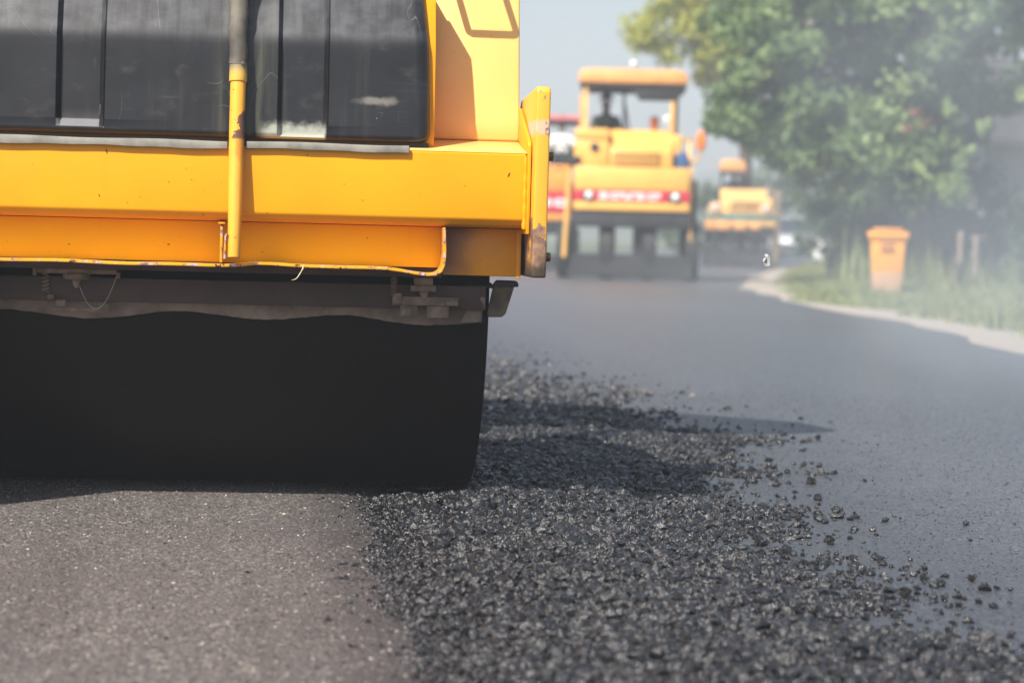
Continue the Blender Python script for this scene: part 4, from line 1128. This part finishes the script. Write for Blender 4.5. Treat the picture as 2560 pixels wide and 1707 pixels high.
V = np.stack([np.stack([gx_-dx, gy-dy, np.full(n, -.02)], 1), np.stack([gx_+dx, gy+dy, np.full(n, -.02)], 1), np.stack([gx_+lx_, gy+ly_, hh], 1)], 1).reshape(-1, 3)
me = np_mesh('grass', V, np.arange(n*3).reshape(n, 3), M_grass, rng.beta(2, 2, n))
gr = bpy.data.objects.new('grass', me); COL.objects.link(gr)
tag(gr, 'rough green grass on the verge around the orange bin', 'grass', kind='stuff')

# ------------------------------------------------------------------ house, posts and far roadside things
HS = empty('house', (17.5, 49, 0), 0, 'low grey walled house with dark roof behind the shrubs at the right edge', 'house')
M_wall = simple('grey_render', (.48, .48, .48), .9, 0, .1, 2)
M_roof = simple('dark_roof', (.05, .048, .048), .8, 0, .25, 5)
MB().box(13.9, 22, 46.0, 52, 0, 2.75).build('wall', M_wall, HS, (17.5, 49, 0))
MB().prism([(44.6, 2.62), (44.6, 2.74), (49, 4.6), (53.4, 2.74), (53.4, 2.62), (49, 4.45)], 'x', 13.1, 22.8).build('roof', M_roof, HS, (17.5, 49, 0))
MB().box(13.905, 21.99, 46.02, 51.9, 2.751, 2.9).build('eaves_beam', M_roof, HS, (17.5, 49, 0))
wf = MB().box(16.2, 17.6, 45.95, 45.997, 1.0, 2.1).build('window', M_wht, HS, (17.5, 49, 0))
MB().box(16.28, 17.52, 45.93, 45.947, 1.08, 2.02).build('pane', simple('dark_glass', (.03, .035, .04), .1), wf, (17.5, 49, 0))
for i, (x, lb) in enumerate(((9.97, 'weathered wooden post nearer the orange bin, before the dark shrub'), (10.20, 'weathered wooden post farther from the bin, partner of the gate pair'))):
    o = taper(-.035, .035, -.035, .035, -.1, -.032, .032, -.03, .03, .92-.05*i).build('gate_post', simple('old_timber', (.26, .20, .16), .9, 0, .3, 14), None, (0,0,0), .005)
    o.location = (x, 34, 0); tag(o, lb, 'post', 'gate posts at the verge')
MP = empty('marker_post', (9.77, 40, 0), 0, 'thin pale marker post with white cap standing behind the bin', 'post')
MB().box(-.035, .035, -.03, .03, -.1, 1.02).build('shaft', simple('pale_concrete', (.5, .48, .45), .8), MP, (0,0,0), .006)
MB().ball((0, -.01, 1.11), .09, 8, (1, .8, 1)).build('cap', M_wht, MP)
SG = empty('sign_board', (17.5, 75, 0), -R(10), 'blank white board leaning on the verge far down the road', 'sign')
MB().obox((0, 0, .48), (.55, .03, .78), (R(-8), R(12), 0)).build('board', M_wht, SG, (0,0,0), .01)
MB().tube([(0, .05, -.1), (.0, .12, .6)], .025, 6).build('post', M_dark, SG)
CR = empty('parked_car', (17.9, 80, 0), -R(16), 'pale grey car parked far away at the bend past the rollers', 'car')
M_carp = simple('pale_car_paint', (.52, .53, .56), .25, .1, .03, 2)
M_gls = simple('car_glass', (.03, .04, .05), .08, 0, .05, 2)
MB().prism([(-2.1, .32), (-2.15, .62), (-2.0, .82), (-1.1, .92), (1.6, .95), (2.1, .85), (2.15, .35)], 'x', -.85, .85).build('body', M_carp, CR, (0,0,0), .06, 3)
MB().prism([(-1.15, .925), (-.45, 1.42), (1.0, 1.44), (1.7, .955)], 'x', -.72, .72).build('cabin', M_gls, CR, (0,0,0), .05, 3)
MB().box(-.66, .66, -.42, .98, 1.425, 1.47).build('roof', M_carp, CR, (0,0,0), .02)
for sx in (-1, 1):
    MB().box(sx*.62-.16, sx*.62+.16, -2.185, -2.145, .60, .72).build('headlight', M_lens, CR, (0,0,0), .01)
    for yy in (-1.35, 1.35):
        w_ = MB().lathe((sx*.78, yy, .31), 'x', [(-.10, .18), (-.11, .27), (-.08, .31), (.08, .31), (.11, .27), (.10, .18)], 20).build('wheel', M_tyre, CR)
        MB().lathe((sx*.78, yy, .31), 'x', [(-.115, .02), (-.112, .17), (.112, .17), (.115, .02)], 14).build('rim', M_rim, w_)
MB().box(-.5, .5, -2.175, -2.146, .42, .55).build('grille', M_dark, CR, (0,0,0), .005)

# ------------------------------------------------------------------ haze
hz = MB().box(-190, 320, -12, 480, -1.1, 30).build('haze', None)
t = bpy.data.materials.new('haze_air'); t.use_nodes = True
nt = t.node_tree; nt.nodes.clear()
ho = nt.nodes.new('ShaderNodeOutputMaterial'); hv = nt.nodes.new('ShaderNodeVolumePrincipled')
hv.inputs['Color'].default_value = (.86, .92, .985, 1); hv.inputs['Density'].default_value = HAZE_DENSITY
hv.inputs['Anisotropy'].default_value = 0.0
nt.links.new(hv.outputs[0], ho.inputs['Volume'])
hz.data.materials.append(t)
tag(hz, 'thin bluish steam haze hanging over the fresh asphalt', 'haze', kind='stuff')

# a soft bank of steam drifting off the hot mat on the right of the road
sb = MB().ball((0, 0, 0), 1.0, 16).build('steam', None)
sb.location = (4.7, 13.0, .8); sb.scale = (2.6, 10.0, 2.45); sb.rotation_euler = (0, 0, -R(16))
t = bpy.data.materials.new('steam_bank'); t.use_nodes = True
nt = t.node_tree; nt.nodes.clear()
so_ = nt.nodes.new('ShaderNodeOutputMaterial'); sv_ = nt.nodes.new('ShaderNodeVolumePrincipled')
tc = nt.nodes.new('ShaderNodeTexCoord')
ln = nt.nodes.new('ShaderNodeVectorMath'); ln.operation = 'DOT_PRODUCT'
nt.links.new(tc.outputs['Object'], ln.inputs[0]); nt.links.new(tc.outputs['Object'], ln.inputs[1])
mr = nt.nodes.new('ShaderNodeMapRange'); mr.interpolation_type = 'SMOOTHSTEP'
nt.links.new(ln.outputs['Value'], mr.inputs[0])
for i, v in enumerate((0.0, 1.0, 1.0, 0.0)): mr.inputs[i+1].default_value = v
ns = nt.nodes.new('ShaderNodeTexNoise'); nt.links.new(tc.outputs['Object'], ns.inputs['Vector']); ns.inputs['Scale'].default_value = 2.6; ns.inputs['Detail'].default_value = 2.0
m1 = nt.nodes.new('ShaderNodeMath'); m1.operation = 'MULTIPLY'; wr = nt.nodes.new('ShaderNodeMapRange'); wr.interpolation_type = 'SMOOTHSTEP'; nt.links.new(ns.outputs[0], wr.inputs[0]); wr.inputs[1].default_value = .32; wr.inputs[2].default_value = .72
nt.links.new(mr.outputs[0], m1.inputs[0]); nt.links.new(wr.outputs[0], m1.inputs[1])
m2 = nt.nodes.new('ShaderNodeMath'); m2.operation = 'MULTIPLY'; nt.links.new(m1.outputs[0], m2.inputs[0]); m2.inputs[1].default_value = STEAM
nt.links.new(m2.outputs[0], sv_.inputs['Density'])
sv_.inputs['Color'].default_value = (.80, .895, 1.0, 1)
nt.links.new(sv_.outputs[0], so_.inputs['Volume'])
sb.data.materials.append(t)
tag(sb, 'soft pale steam drifting off the hot asphalt at the right', 'steam', kind='stuff')

# and a thinner sheet of it lying low over the whole road
sb2 = bpy.data.objects.new('steam', sb.data.copy()); COL.objects.link(sb2)
sb2.location = (4.0, 24.0, .15); sb2.scale = (4.6, 15.0, 1.0); sb2.rotation_euler = (0, 0, -R(9))
t2 = t.copy(); t2.name = 'low_steam'; sb2.data.materials[0] = t2
[n_ for n_ in t2.node_tree.nodes if n_.type == 'MATH' and not n_.inputs[1].is_linked][0].inputs[1].default_value = STEAM*.13
tag(sb2, 'thin low veil of steam over the road before the far rollers', 'steam', kind='stuff')
